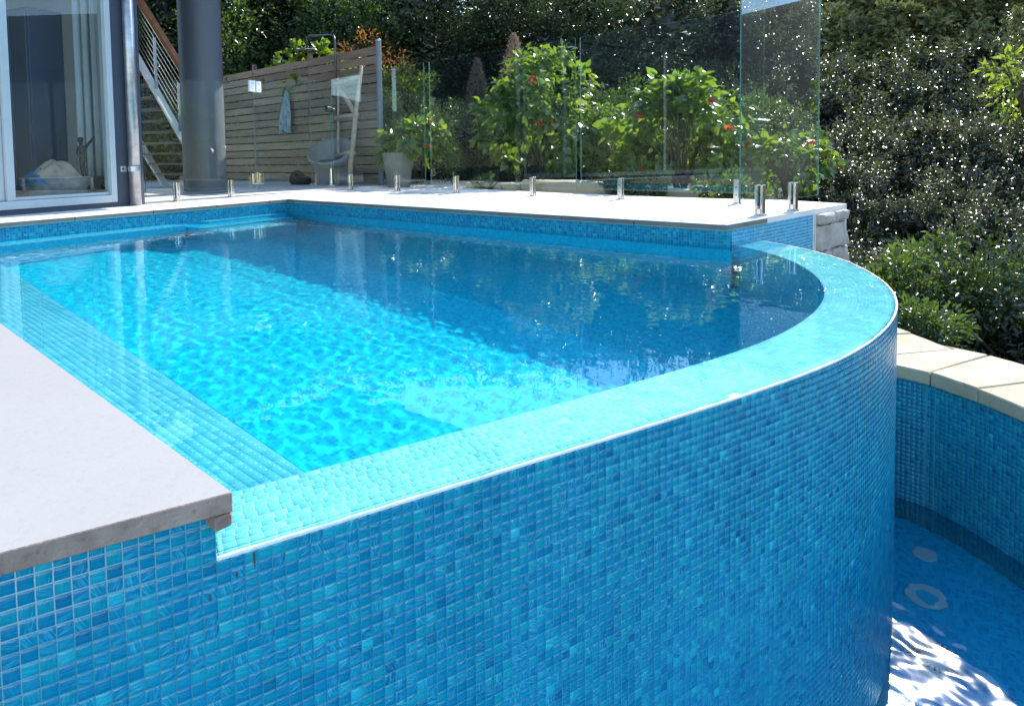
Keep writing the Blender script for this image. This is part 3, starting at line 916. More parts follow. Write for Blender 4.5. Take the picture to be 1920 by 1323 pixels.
# ================================================================== GLASS FENCES
def spigot(parent, p, d):
    """square clamp post: two jaws on a foot, holding the pane between them"""
    d = Vector(d).normalized(); n = Vector((-d.y, d.x, 0)); p = Vector(p)
    e = bpy.data.objects.new('spigot', None); col.objects.link(e); e.parent = parent; e.empty_display_size = .05
    w, hgt = .055, .245
    for sgn in (-1, 1):
        c = p + n*(sgn*.022)
        mb = MB().obox(c - d*w/2 - n*.012 + Vector((0, 0, .006)), d*w, n*.024, (0, 0, hgt)); o = mb.build('jaw', M_STEEL, e, bevel=.004)
        for z in (.09, .17):
            mb = MB().tube([c + n*sgn*.011 + Vector((0, 0, z)), c + n*sgn*.0135 + Vector((0, 0, z))], .007, 8); mb.build('bolt', M_BLACKRUB, e)
    MB().obox(p - d*w*.46 - n*.0095 + Vector((0, 0, .075)), d*w*.92, n*.019, (0, 0, hgt-.08)).build('gasket', M_BLACKRUB, e)
    MB().obox(p - d*w*.5 - n*.03 + Vector((0, 0, .004)), d*w, n*.06, (0, 0, .05)).build('foot', M_STEEL, e, bevel=.003)
    MB().lathe((p.x, p.y, p.z), [(.055, .0), (.055, .006), (.03, .009)], 20).build('base_disc', M_STEEL, e)
    return e

def pane(parent, a, b_, za, zb, ta, tb, th=.012, name='pane', m=None):
    """upright sheet of glass from a to b; za/zb bottom heights, ta/tb top heights"""
    a, b_ = Vector((a[0], a[1], 0)), Vector((b_[0], b_[1], 0)); d = (b_-a).normalized(); n = Vector((-d.y, d.x, 0))*th/2
    V = [a-n+Vector((0,0,za)), b_-n+Vector((0,0,zb)), b_-n+Vector((0,0,tb)), a-n+Vector((0,0,ta)), a+n+Vector((0,0,za)), b_+n+Vector((0,0,zb)), b_+n+Vector((0,0,tb)), a+n+Vector((0,0,ta))]
    me = new_mesh(name, V, [(0,1,2,3), (5,4,7,6), (0,4,5,1), (1,5,6,2), (2,6,7,3), (3,7,4,0)], (m or M_GLASS, M_GLASSEDGE), mat_idx=[0,0,1,1,1,1])
    return link(name, me, parent)

XF = 5.95
TOPZ = 2.115
grp = 'frameless glass pool fence panels'
def fence_panel(a, b_, tops, spig, label, zb=.27):
    e = empty('glass_fence_panel', (a[0], a[1], ZC), 0, label, 'glass panel', grp)
    inv = Matrix.Translation((-a[0], -a[1], -ZC))
    parts = [pane(e, a, b_, zb, zb, tops[0], tops[1])]
    d = Vector((b_[0]-a[0], b_[1]-a[1], 0))
    for s in spig: parts.append(spigot(e, s, d))
    for o in parts: o.matrix_local = inv
    return e
fence_panel((XF, 8.30), (XF, 5.94), (2.07, 2.11), [(XF, 7.82, ZC), (XF, 6.60, ZC)], 'glass fence panel next to the gate, in front of the slatted timber fence')
fence_panel((XF, 5.82), (XF, 3.22), (2.11, 2.115), [(XF, 5.30, ZC), (XF, 3.90, ZC)], 'middle glass fence panel in front of the taller large-leaved bush')
fence_panel((XF, 3.15), (XF, .98), (2.115, 2.12), [(XF, 2.60, ZC), (XF, 1.24, ZC)], 'glass fence panel in front of the lower red-flowered bush')
fence_panel((4.50, .705), (5.95, .472), (2.12, 2.12), [(4.83, .653, ZC), (5.434, .556, ZC)], 'glass return panel at the open end of the deck, facing the pool edge')
e = fence_panel((2.52, 7.199), (4.19, 7.687), (1.665, 1.84), [(2.925, 7.317, ZC), (3.75, 7.558, ZC)], 'glass fence panel beside the house, in front of the round column', .25)
# gate
gt = empty('glass_gate', (4.25, 7.705, ZC), 0, 'glass pool gate with steel hinges and black latch', 'gate')
gi = Matrix.Translation((-4.25, -7.705, -ZC))
ga_, gb_ = Vector((4.25, 7.705, 0)), Vector((5.82, 8.163, 0)); gd = (gb_-ga_).normalized(); gn = Vector((-gd.y, gd.x, 0))
parts = [pane(gt, ga_, gb_, .25, .25, 1.85, 2.04)]
for z, m_ in ((1.68, M_WHITEPAINT), (.33, M_STEEL)):
    for sg in (-1, 1):
        c = ga_ - gd*.03 + gd*sg*.065 + Vector((0, 0, z))
        pl = MB().obox(c - gd*.045 - gn*.02, gd*.09, gn*.04, (0, 0, .16)).build('hinge_plate', m_, gt, bevel=.004); parts.append(pl)
        for zz in (.04, .12):
            parts.append(MB().tube([c - gn*.0215 + Vector((0, 0, zz)), c - gn*.0195 + Vector((0, 0, zz))], .008, 8).build('screw', M_BLACKRUB, gt))
    parts.append(MB().tube([ga_ - gd*.03 + Vector((0, 0, z-.01)), ga_ - gd*.03 + Vector((0, 0, z+.17))], .012, 10).build('hinge_pin', M_STEEL, gt))
lc = gb_ + Vector((0, 0, 1.49))
parts.append(MB().obox(lc - gd*.11 - gn*.03, gd*.12, gn*.06, (0, 0, .09)).build('latch', M_BLACKRUB, gt, bevel=.012))
parts.append(MB().obox(lc + gd*.03 - gn*.025, gd*.08, gn*.05, (0, 0, .07)).build('latch_keeper', M_BLACKRUB, gt, bevel=.012))
for o in parts: o.matrix_local = gi

# ================================================================== HOUSE
HU = Vector((.9517, .3071, 0)); HNn = Vector((-.3071, .9517, 0))     # along the front, and inward
HP = Vector((2.494, 7.164, 0))
house = empty('house', (HP.x, HP.y, ZC), 0, 'charcoal house wall with tall white-framed sliding glass door', 'house')
hi = Matrix.Translation((-HP.x, -HP.y, -ZC))
def hpt(s, d, z): return HP + HU*s + HNn*d + Vector((0, 0, z))
def hbox(name, s0, s1, d0, d1, z0, z1, m, parent=house, bevel=0):
    o = MB().obox(hpt(s0, d0, z0), HU*(s1-s0), HNn*(d1-d0), (0, 0, z1-z0)).build(name, m, parent, bevel=bevel)
    if parent is house: o.matrix_local = hi
    return o
hbox('wall', -.352, 0, 0, .18, ZC-.003, 3.7, M_NAVY)
hbox('wall_below_door', -14, -.352, 0, .18, ZC-.003, .215, M_NAVY)
hbox('wall_above_door', -14, -.352, 0, .18, 3.2, 3.7, M_NAVY)
hbox('side_wall', -.18, 0, .18, 6, ZC-.003, 3.7, M_NAVY)
# downpipe with clamp
dp = empty('downpipe', (0, 0, 0), 0, 'round galvanised downpipe strapped to the corner of the charcoal house', 'pipe')
MB().tube([hpt(-.165, -.062, ZC), hpt(-.165, -.062, 3.7)], .06, 20).build('pipe', M_GALV, dp, smooth=True)
MB().tube([hpt(-.165, -.062, .565), hpt(-.165, -.062, .625)], .066, 20).build('strap', M_GALV, dp)
for sg in (-1, 1):
    MB().obox(hpt(-.165+sg*.09-.035, -.006, .56), HU*.07, HNn*.008, (0, 0, .07)).build('strap_ear', M_GALV, dp, bevel=.003)
    MB().tube([hpt(-.165+sg*.10, -.007, .595), hpt(-.165+sg*.10, -.014, .595)], .010, 8).build('bolt', M_BLACKRUB, dp)
# sliding door
dr = link('sliding_door', None, house); dr.matrix_local = hi
def dbox(name, *a, m=M_WHITEFRAME, bevel=.003):
    o = MB().obox(hpt(a[0], a[2], a[4]), HU*(a[1]-a[0]), HNn*(a[3]-a[2]), (0, 0, a[5]-a[4])).build(name, m, dr, bevel=bevel); return o
dbox('jamb', -.418, -.354, -.02, .10, .217, 3.2)
dbox('sill', -14, -.418, -.02, .10, .217, .30)
dbox('stile', -1.475, -1.405, -.012, .05, .302, 3.2)
dbox('stile', -1.52, -1.478, .03, .09, .302, 3.2)
for k_ in range(1):
    dbox('stile', -4.6-3.6*k_, -4.55-3.6*k_, -.012, .05, .302, 3.2)
dbox('bottom_rail', -1.405, -.42, .02, .06, .302, .335)
link('pane', new_mesh('pane', [hpt(-1.40, .04, .33), hpt(-.42, .04, .33), hpt(-.42, .04, 3.2), hpt(-1.40, .04, 3.2)], [(0,1,2,3)], (M_WINGLASS,)), dr)
link('pane', new_mesh('pane', [hpt(-14, .07, .30), hpt(-1.5, .07, .30), hpt(-1.5, .07, 3.2), hpt(-14, .07, 3.2)], [(0,1,2,3)], (M_WINGLASS,)), dr)
# the room behind
rm = empty('room', (0, 0, 0)); rm['kind'] = 'structure'
hbox('room_floor', -14, -.18, .18, 5.8, .15, .30, M_SAND, rm)
hbox('room_back_wall', -14, -.18, 5.6, 5.8, .30, 3.7, M_ROOMWALL, rm)
hbox('room_side_wall', -.21, -.183, .19, 5.6, .30, 3.7, M_ROOMWALL, rm)
hbox('room_left_wall', -14.2, -14, .18, 5.8, .30, 3.7, M_ROOMWALL, rm)
hbox('room_ceiling', -14, -.18, .18, 5.8, 3.55, 3.7, M_WHITEPAINT, rm)
cb = empty('cabinet', tuple(hpt(-.40, 1.3, .30)), 0, 'tall navy blue cabinet standing inside behind the glass door', 'cabinet')
ci = Matrix.Translation(-hpt(-.40, 1.3, .30))
for nm, a in (('carcass', (-.60, -.215, 1.02, 1.62, .30, 2.50)), ('door', (-.626, -.602, 1.03, 1.31, .36, 2.46)), ('door', (-.626, -.602, 1.33, 1.61, .36, 2.46))):
    o = MB().obox(hpt(a[0], a[2], a[4]), HU*(a[1]-a[0]), HNn*(a[3]-a[2]), (0, 0, a[5]-a[4])).build(nm, M_CABINET, cb, bevel=.006); o.matrix_local = ci
# pale vertical blind folded at the right of the door
bl_ = empty('folded_blind', (0, 0, 0), 0, 'pale vertical blind drawn to the right inside the glass door', 'blind')
M_BLIND = plain('blind_fabric', (.52, .56, .55), .8, var=.06)
for k in range(5):
    sx = -.46 + .05*k
    MB().obox(hpt(sx, .46+.03*(k % 2), .33), HU*.046, HNn*(.035 if k % 2 else -.02), (0, 0, 2.85)).build('slat', M_BLIND, bl_)
# galvanised tub, cloths and figurine on the sill inside
tub = empty('metal_tub', (0, 0, 0), 0, 'oval galvanised tub with ring handle behind the glass door', 'tub')
tc_ = hpt(-.74, .29, .31)
mb = MB(); V = []; Fc = []; seg = 36
for (a_, b2, z) in ((.40, .12, 0), (.445, .145, .20), (.457, .152, .205), (.45, .148, .21), (.435, .135, .19), (.40, .11, .05)):
    for k in range(seg):
        an = 2*math.pi*k/seg; V.append(tc_ + HU*(a_*math.cos(an)) + HNn*(b2*math.sin(an)) + Vector((0, 0, z)))
for j in range(5):
    for k in range(seg): Fc.append((j*seg+k, j*seg+(k+1) % seg, (j+1)*seg+(k+1) % seg, (j+1)*seg+k))
mb.add(V, Fc).build('shell', M_GALV, tub, smooth=True)
hd = [tc_ + HU*(.457) + HNn*(-.02*math.cos(a)) + HU*(.035*math.sin(a)) + Vector((0, 0, .12+.055*math.cos(a))) for a in np.linspace(0, math.pi*1.9, 14)]
MB().tube(hd, .007, 6).build('handle', M_GALV, tub, smooth=True)
def cloth(name, c, rx, ry, h, m, label, seed, rot=0, lift=0):
    rg = np.random.default_rng(seed); nA, nB = 30, 14; V = []
    for i in range(nB):
        f = i/(nB-1)
        for k in range(nA):
            a = 2*math.pi*k/nA
            w = 1 + .12*math.sin(3*a+seed) + .06*math.sin(7*a+2*seed)
            z = h*(1-f**2.2)*(1+.18*math.sin(5*a+f*4+seed)) + .015*math.sin(9*f+4*a)
            V.append(c + HU*(rx*f*w*math.cos(a)) + HNn*(ry*f*w*math.sin(a)) + Vector((0, 0, max(z, 0)+lift - (.03*f if lift else 0))))
    Fc = [(i*nA+k, i*nA+(k+1) % nA, (i+1)*nA+(k+1) % nA, (i+1)*nA+k) for i in range(nB-1) for k in range(nA)]
    o = link(name, new_mesh(name, V, np.array(Fc), (m,), True)); tag(o, label, 'cloth'); return o
M_TAN = plain('tan_cloth', (.42, .32, .23), .95, var=.2, scale=18, bmp=.5)
M_BLUECLOTH = plain('blue_cloth', (.03, .12, .20), .95, var=.6, scale=9, bmp=.5)
cloth('folded_cloth', tc_ + Vector((0, 0, .17)) - HU*.10, .30, .13, .19, M_TAN, 'rumpled tan cloth heaped over the galvanised tub', 3)
cloth('folded_cloth', tc_ + Vector((0, 0, .13)) - HU*.26, .22, .13, .15, M_BLUECLOTH, 'dark blue patterned cloth under the tan cloth in the tub', 8)
# figurine
fg = empty('figurine', tuple(hpt(-.56, .24, .50)), 0, 'small dark bronze figurine with one arm raised, standing behind the glass door', 'figurine')
M_BRONZE = plain('dark_bronze', (.055, .045, .05), .45, .3, var=.2, scale=20)
def skin_body(name, verts, edges, radii, m, parent, sub=2):
    me = bpy.data.meshes.new(name); me.from_pydata(verts, edges, []); me.update()
    o = link(name, me, parent)
    md = o.modifiers.new('skin', 'SKIN'); md.use_smooth_shade = True
    sb = o.modifiers.new('sub', 'SUBSURF'); sb.levels = sb.render_levels = sub
    lay = me.skin_vertices[0] if me.skin_vertices else None
    if lay is None:
        bpy.context.view_layer.objects.active = o; bpy.ops.mesh.customdata_skin_add(); lay = me.skin_vertices[0]
    for k, r_ in enumerate(radii): lay.data[k].radius = (r_, r_)
    lay.data[0].use_root = True
    me.materials.append(m); return o
k = .60
def fv(s, d, z): return tuple(Vector(HU*s*k + HNn*d*k + Vector((0, 0, z*k))))
vv = [fv(0,0,.36), fv(.005,0,.46), fv(-.01,0,.56), fv(-.02,0,.62), fv(-.025,0,.66), fv(-.03,-.005,.74), fv(-.032,0,.775),
      fv(.03,0,.34), fv(.045,0,.20), fv(.05,0,.06), fv(.05,-.03,.0), fv(-.03,0,.34), fv(-.02,.01,.20), fv(.0,.02,.06), fv(.0,-.01,.0),
      fv(.05,-.01,.57), fv(.12,-.02,.66), fv(.20,-.02,.76), fv(.225,-.02,.79), fv(-.07,0,.56), fv(-.09,.01,.47), fv(-.07,-.03,.40)]
ed = [(0,1),(1,2),(2,3),(3,4),(4,5),(5,6),(0,7),(7,8),(8,9),(9,10),(0,11),(11,12),(12,13),(13,14),(2,15),(15,16),(16,17),(17,18),(2,19),(19,20),(20,21)]
ra = [x*k for x in [.055,.048,.055,.026,.03,.062,.04,.04,.032,.022,.02,.04,.032,.022,.02,.034,.026,.018,.014,.034,.024,.018]]
skin_body('body', vv, ed, ra, M_BRONZE, fg)
MB().lathe((0, 0, -.2), [(.07, 0), (.07, .19), (.05, .196), (.001, .196)], 20).build('plinth', M_BRONZE, fg)
# upper storey carried by the column
hbox('upper_wall', -14, 0, .02, .2, 3.7, 5.44, M_NAVY)
hbox('upper_side_wall', -.18, 0, .2, 6, 3.7, 5.44, M_NAVY)
uf = empty('upper_storey', (0, 0, 0), 0, 'underside of the upper storey above the door and column', 'balcony')
MB().prism([tuple(hpt(-14, -.35, 0)[:2]), tuple(hpt(0.2, -.35, 0)[:2]), (4.4, 7.25), (9.4, 7.35), (9.4, 13), (-12, 13)], 5.7, 6.0).build('floor_slab', M_WHITEPAINT, uf)
MB().prism([tuple(hpt(-14, -.30, 0)[:2]), tuple(hpt(0.2, -.30, 0)[:2]), (4.4, 7.30), (9.35, 7.40), (9.35, 12.9), (-11.9, 12.9)], 5.45, 5.7).build('beam', M_NAVY, uf)
# round column
cl = empty('round_column', (4.18, 9.30, ZC), 0, 'thick round grey column standing on the patio behind the glass', 'column')
MB().lathe((0, 0, 0), [(.318, 0), (.318, 5.29)], 48).build('shaft', M_COLUMN, cl, smooth=True)
MB().lathe((0, 0, 0), [(.33, 0), (.33, .025), (.319, .03)], 48).build('collar', M_COLUMN, cl)

# ================================================================== STAIRS
SU = Vector((.952, .307, 0)); SN = Vector((-.307, .952, 0)); SP = Vector((4.0, 11.6, 0))
def spt(s, d, z): return SP + SU*s + SN*d + Vector((0, 0, z))
stairs = empty('outdoor_stairs', tuple(spt(1.9, 0, ZC)), 0, 'steep outdoor stairs with white stringers, dark treads and timber handrail', 'stairs')
si = Matrix.Translation(-spt(1.9, 0, ZC))
def sadd(o): o.matrix_local = si; return o
slope = (1.084-2.642)/(1.098-.126)
def zstr(s): return 2.642 + slope*(s-.126)
s_top, s_bot = -.9, 1.66
for d in (-.02, 1.25):
    sadd(MB().add([spt(s_top, d, zstr(s_top)), spt(s_bot, d, zstr(s_bot)), spt(s_bot, d, zstr(s_bot)-.25), spt(s_top, d, zstr(s_top)-.25),
              spt(s_top, d+.05, zstr(s_top)), spt(s_bot, d+.05, zstr(s_bot)), spt(s_bot, d+.05, zstr(s_bot)-.25), spt(s_top, d+.05, zstr(s_top)-.25)],
             [(0,1,2,3)[::-1], (4,5,6,7), (0,4,5,1), (3,2,6,7), (1,5,6,2), (0,3,7,4)]).build('stringer', M_WHITEPAINT, stairs))
nz = 14
M_TREAD = plain('dark_tread', (.10, .065, .05), .6, var=.25, scale=8)
for k in range(nz):
    z = .40 + .212*k
    s = .126 + (z+.10-2.642)/slope
    sadd(MB().obox(spt(s-.20, .03, z), SU*.27, SN*1.2, (0, 0, .04)).build('tread', M_TREAD, stairs, bevel=.004))
for (s, zt) in ((.414, 3.02), (.905, 2.22), (1.40, 1.43)):
    sadd(MB().obox(spt(s-.025, -.045, zstr(s)-.12), SU*.05, SN*.022, (0, 0, zt-zstr(s)+.12)).build('baluster', M_GALV, stairs))
hz = lambda s: 3.80 + (2.42-3.80)/(1.156-.10)*(s-.10)
sadd(MB().add([spt(-.9, -.07, hz(-.9)), spt(1.45, -.07, hz(1.45)), spt(1.45, .02, hz(1.45)), spt(-.9, .02, hz(-.9)),
          spt(-.9, -.07, hz(-.9)-.16), spt(1.45, -.07, hz(1.45)-.16), spt(1.45, .02, hz(1.45)-.16), spt(-.9, .02, hz(-.9)-.16)],
         [(0,1,2,3), (7,6,5,4), (0,4,5,1), (2,6,7,3), (1,5,6,2), (0,3,7,4)]).build('handrail', M_TIMBER, stairs))
for k in range(8):
    f = (k+.6)/8.4
    za = lambda s: zstr(s)+.03 + f*(hz(s)-.16-zstr(s)-.03)
    sadd(MB().tube([spt(-.8, -.036, za(-.8)), spt(1.40, -.036, za(1.40))], .008, 6).build('wire', M_STEEL, stairs))

# ================================================================== SLATTED FENCE
XS = 7.45
sf = empty('slatted_fence', (XS, 12.5, ZC), 0, 'weathered timber fence of wide horizontal slats with narrow gaps', 'fence')
zt0, zb0 = 2.93, .20
nsl = 15
pitch_ = (zt0-zb0)/nsl
segs = [(8.92, 11.35), (11.35, 13.8), (13.8, 16.2), (16.2, 18.6)]
for k in range(nsl):
    for (ya_, yb_) in segs:
        rg = random.uniform(-.004, .004)
        o = MB().box((-.012, -(yb_-ya_)/2+.003, -pitch_*.43), (.012, (yb_-ya_)/2-.003, pitch_*.43)).build('slat', M_SLAT, sf, bevel=.003)
        o.location = (rg, (ya_+yb_)/2-12.5, zb0-ZC + pitch_*(k+.5)); o.rotation_euler = (random.uniform(-.0012, .0012), 0, random.uniform(-.001, .001))
for yp in (11.35, 13.8, 16.2):
    MB().box((.015, yp-12.5-.04, -.1), (.10, yp-12.5+.04, 2.9)).build('post', M_SLAT, sf)
MB().tube([(0.0, 8.87-12.5, -.1), (0.0, 8.87-12.5, 2.86)], .055, 16).build('end_post', plain('grey_post', (.16, .18, .21), .5), sf)
MB().lathe((0, 8.87-12.5, 2.86), [(.058, -.02), (.058, .01), (.03, .035), (.001, .04)], 16).build('post_cap', M_GALV, sf)

# outdoor shower
sh = empty('outdoor_shower', (XS-.08, 10.2, ZC), 0, 'outdoor shower with tall thin pipe, bent arm and wide round head', 'shower')
M_PIPE = plain('dark_pipe', (.10, .10, .105), .35, .7)
pts = [(0, 0, .6), (0, 0, 2.98)] + [(0, .12*(1-math.cos(a)), 2.98+.17*math.sin(a)) for a in np.linspace(.3, math.pi/2, 6)] + [(0, .95, 3.24), (0, 1.02, 3.22), (0, 1.05, 3.14), (0, 1.05, 3.05)]
MB().tube(pts, .022, 10).build('pipe', M_PIPE, sh, smooth=True)
MB().lathe((0, 1.05, 2.93), [(.001, .12), (.03, .115), (.05, .06), (.24, .02), (.25, .005), (.24, -.005), (.001, -.006)], 24).build('shower_head', M_STEEL, sh, smooth=True)
MB().box((-.04, -.04, .55), (.06, .04, .68)).build('tap', M_STEEL, sh, bevel=.01)

# towel on the fence
nA, nB = 26, 22; V = []
for j in range(nB):
    f = j/(nB-1)
    for k in range(nA):
        g_ = k/(nA-1)-.5
        w = .10 + .40*min(1, f*1.5)**.8
        y_ = 12.15 + g_*w + .05*f
        x_ = XS-.06 - .035*(1+math.sin(g_*26 + 2*f))*(.4+.6*f)
        z_ = 2.28 - .92*f - .10*abs(g_)*f + .03*math.sin(g_*9)*f
        V.append((x_, y_, z_))
Fc = np.array([(j*nA+k, j*nA+k+1, (j+1)*nA+k+1, (j+1)*nA+k) for j in range(nB-1) for k in range(nA-1)])
def towel_mat():
    m, nt, b = mat('faded_blue_towel'); tc = nt.nodes.new('ShaderNodeTexCoord')
    no = N(nt, 'ShaderNodeTexNoise', Scale=9.0, Detail=3.0); nt.links.new(tc.outputs['Object'], no.inputs['Vector'])
    rp = ramp(nt, [(.38, (.12, .26, .36)), (.52, (.30, .42, .48)), (.62, (.48, .42, .38))]); nt.links.new(no.outputs[0], rp.inputs[0])
    nt.links.new(rp.outputs[0], b.inputs['Base Color']); b.inputs['Roughness'].default_value = .95; return m
tw = link('towel', new_mesh('towel', V, Fc, (towel_mat(),), True)); tag(tw, 'faded blue and tan towel hanging on the slatted fence', 'towel')
MB().tube([(XS-.015, 12.15, 2.29), (XS-.07, 12.15, 2.28), (XS-.075, 12.15, 2.31)], .01, 6).build('hook', M_STEEL, tw)

# driftwood ladder
dl = empty('driftwood_ladder', (6.9, 9.1, ZC), 0, 'rustic towel ladder made of pale driftwood branches beside the gate', 'ladder')
def dpt(y, z, x=6.9): return (x-6.9, y-9.1, z-ZC)
def branch(nm, pts, r_):
    MB().tube(pts, r_, 8).build(nm, M_DRIFT, dl, smooth=True)
branch('rail', [dpt(9.14, ZC), dpt(9.12, .6), dpt(8.98, 1.2), dpt(8.92, 1.55), dpt(8.78, 2.1), dpt(8.70, 2.45)], [.055, .05, .048, .045, .035, .03])
branch('rail', [dpt(9.60, ZC, 6.95), dpt(9.58, 1.0, 6.95), dpt(9.52, 2.3, 6.95)], [.03, .028, .02])
branch('rung', [dpt(9.60, 2.18), dpt(9.2, 2.20), dpt(8.76, 2.25)], [.048, .042, .036])
branch('rung', [dpt(9.57, 1.50), dpt(9.2, 1.53), dpt(8.86, 1.53)], [.045, .042, .04])
branch('rung', [dpt(9.56, .74), dpt(9.2, .80), dpt(9.0, .80)], [.055, .05, .045])
branch('brace', [dpt(9.46, 2.12), dpt(9.1, 1.75), dpt(8.90, 1.52)], [.03, .045, .04])
# round garden chair
ch = empty('round_chair', (6.75, 9.55, ZC), 0, 'round white tub chair with dark cushion standing behind the gate', 'chair')
M_SHELL = plain('white_shell', (.20, .21, .23), .45, var=.06)
seg, rings = 32, 12; V = []
for j in range(rings):
    f = j/(rings-1)
    for k in range(seg):
        a = 2*math.pi*k/seg
        back_ = .5+.5*math.cos(a-R(35))
        r_ = .10+.34*math.sin(f*math.pi*.55)
        z = .34 + (.12+.52*back_)*f**1.6
        V.append((r_*math.cos(a), r_*math.sin(a), z))
Fc = [(j*seg+k, j*seg+(k+1) % seg, (j+1)*seg+(k+1) % seg, (j+1)*seg+k) for j in range(rings-1) for k in range(seg)]
o = link('shell', new_mesh('shell', V, np.array(Fc), (M_SHELL,), True), ch)
sd = o.modifiers.new('t', 'SOLIDIFY'); sd.thickness = .03
cu = MB().lathe((0, 0, .42), [(.001, .10), (.20, .09), (.27, .04), (.26, 0), (.001, -.01)], 24).build('cushion', M_NAVY, ch, smooth=True)
MB().lathe((0, 0, 0), [(.22, 0), (.22, .02), (.04, .04), (.035, .36)], 20).build('pedestal', M_STEEL, ch)
# arched lamp stand, bag, planters
al_ = empty('curved_stand', (6.9, 10.2, ZC), 0, 'thin curved grey metal stand leaning beside the round chair', 'stand')
MB().tube([(0, .12, 0), (0, .10, .3), (0, .0, .65), (0, -.2, .95)], .022, 8).build('pole', M_GALV, al_, smooth=True)
MB().lathe((0, .12, 0), [(.12, 0), (.12, .03), (.03, .05)], 16).build('foot', M_GALV, al_)
bg = empty('dark_bag', (6.8, 10.75, ZC), 0, 'slumped dark bag on the ground by the slatted fence', 'bag')
b = bmesh.new(); bmesh.ops.create_icosphere(b, subdivisions=3, radius=1)
for v in b.verts:
    c = v.co; c.x *= .16; c.y *= .34; c.z = max(c.z, -.5)*.17+.085; c.z *= 1+.25*math.sin(c.y*11)
me = bpy.data.meshes.new('bag_body'); b.to_mesh(me); b.free(); me.materials.append(plain('bag_cloth', (.015, .018, .025), .8)); o = link('bag_body', me, bg)
for p in me.polygons: p.use_smooth = True
MB().tube([(0, -.2, .14), (-.05, -.1, .25), (-.05, .1, .25), (0, .2, .14)], .012, 6).build('strap', M_BLACKRUB, bg, smooth=True)
def planter(x, y, r1, r2, h, label, m, lobes=True):
    e = empty('planter', (x, y, ZC), 0, label, 'planter')
    MB().lathe((0, 0, 0), [(.001, .01), (r1, 0), (r2, h), (r2-.03, h), (r2-.05, h-.06)], 28).build('pot', m, e, smooth=False)
    MB().lathe((0, 0, 0), [(r2-.035, h-.05), (.001, h-.04)], 20).build('soil', M_SOIL, e)
    return e
M_POT = stone_mat('cast_pot', (.15, .14, .12), (.21, .195, .17), .85, .3, 3, .2)
pl1 = planter(6.95, 7.75, .20, .29, .62, 'pale tapered planter under the small green bush behind the glass', M_POT)
pl2 = planter(7.1, 9.95, .36, .42, .42, 'low round grey planter behind the round chair', M_SHELL)
# sandstone edging of the garden bed
be_ = empty('garden_edging', (0, 0, 0), 0, 'rough sandstone edging blocks along the garden bed behind the glass', 'edging')
for k, (x0, y0, x1, y1, h) in enumerate([(7.35, 6.5, 7.5, 5.4, .13), (7.5, 5.36, 7.35, 3.7, .18), (7.9, 3.6, 7.9, 2.4, .06)]):
    a = Vector((x0, y0, .02)); d = Vector((x1-x0, y1-y0, 0))
    rough_block('edging_stone', a, d, Vector((.34, 0, 0)), (0, 0, h+.1), be_, M_SAND, 80+k, .02)

# ================================================================== PLANTS
def leaf_arrays(C, D_, Nn, ln, wd, rnd, fold=.25, heart=False):
    """leaves as folded blades: base C, direction D_, face normal Nn, length, width (all arrays)"""
    n = len(C)
    S = np.cross(D_, Nn); S /= np.linalg.norm(S, axis=1)[:, None] + 1e-9
    Nn = np.cross(S, D_)
    ln = ln[:, None]; wd = wd[:, None]
    if heart:
        prof = [(0, 0), (-.10, .28), (.12, .50), (.42, .46), (.75, .22), (1.0, 0)]
        pts = []
        for (a, w) in prof: pts.append(C + D_*ln*a - (Nn*ln*.22*a*a) + S*wd*w + Nn*wd*w*fold)
        for (a, w) in prof[1:5]: pts.append(C + D_*ln*a - (Nn*ln*.22*a*a) - S*wd*w + Nn*wd*w*fold)
        pts.append(C + D_*ln*.42 - Nn*ln*.04)
        V = np.stack(pts, 1)                      # 0..5 right, 6..9 left, 10 mid
        q = np.array([[0,1,2],[0,2,10],[2,3,10],[3,4,10],[4,5,10],[0,7,6],[0,10,7],[7,10,8],[8,10,9],[9,10,5]])
        k = 11
    else:
        V = np.stack([C, C + D_*ln*.5 + S*wd*.5 + Nn*wd*fold, C + D_*ln - Nn*ln*.10, C + D_*ln*.5 - S*wd*.5 + Nn*wd*fold], 1)
        q = np.array([[0,1,2],[0,2,3]]); k = 4
    Fc = (np.arange(n)[:, None, None]*k + q).reshape(-1, 3)
    return V.reshape(-1, 3), Fc, dict(trnd=np.repeat(rnd, k, 0))

def unit(v): return v/(np.linalg.norm(v, axis=-1, keepdims=True)+1e-9)

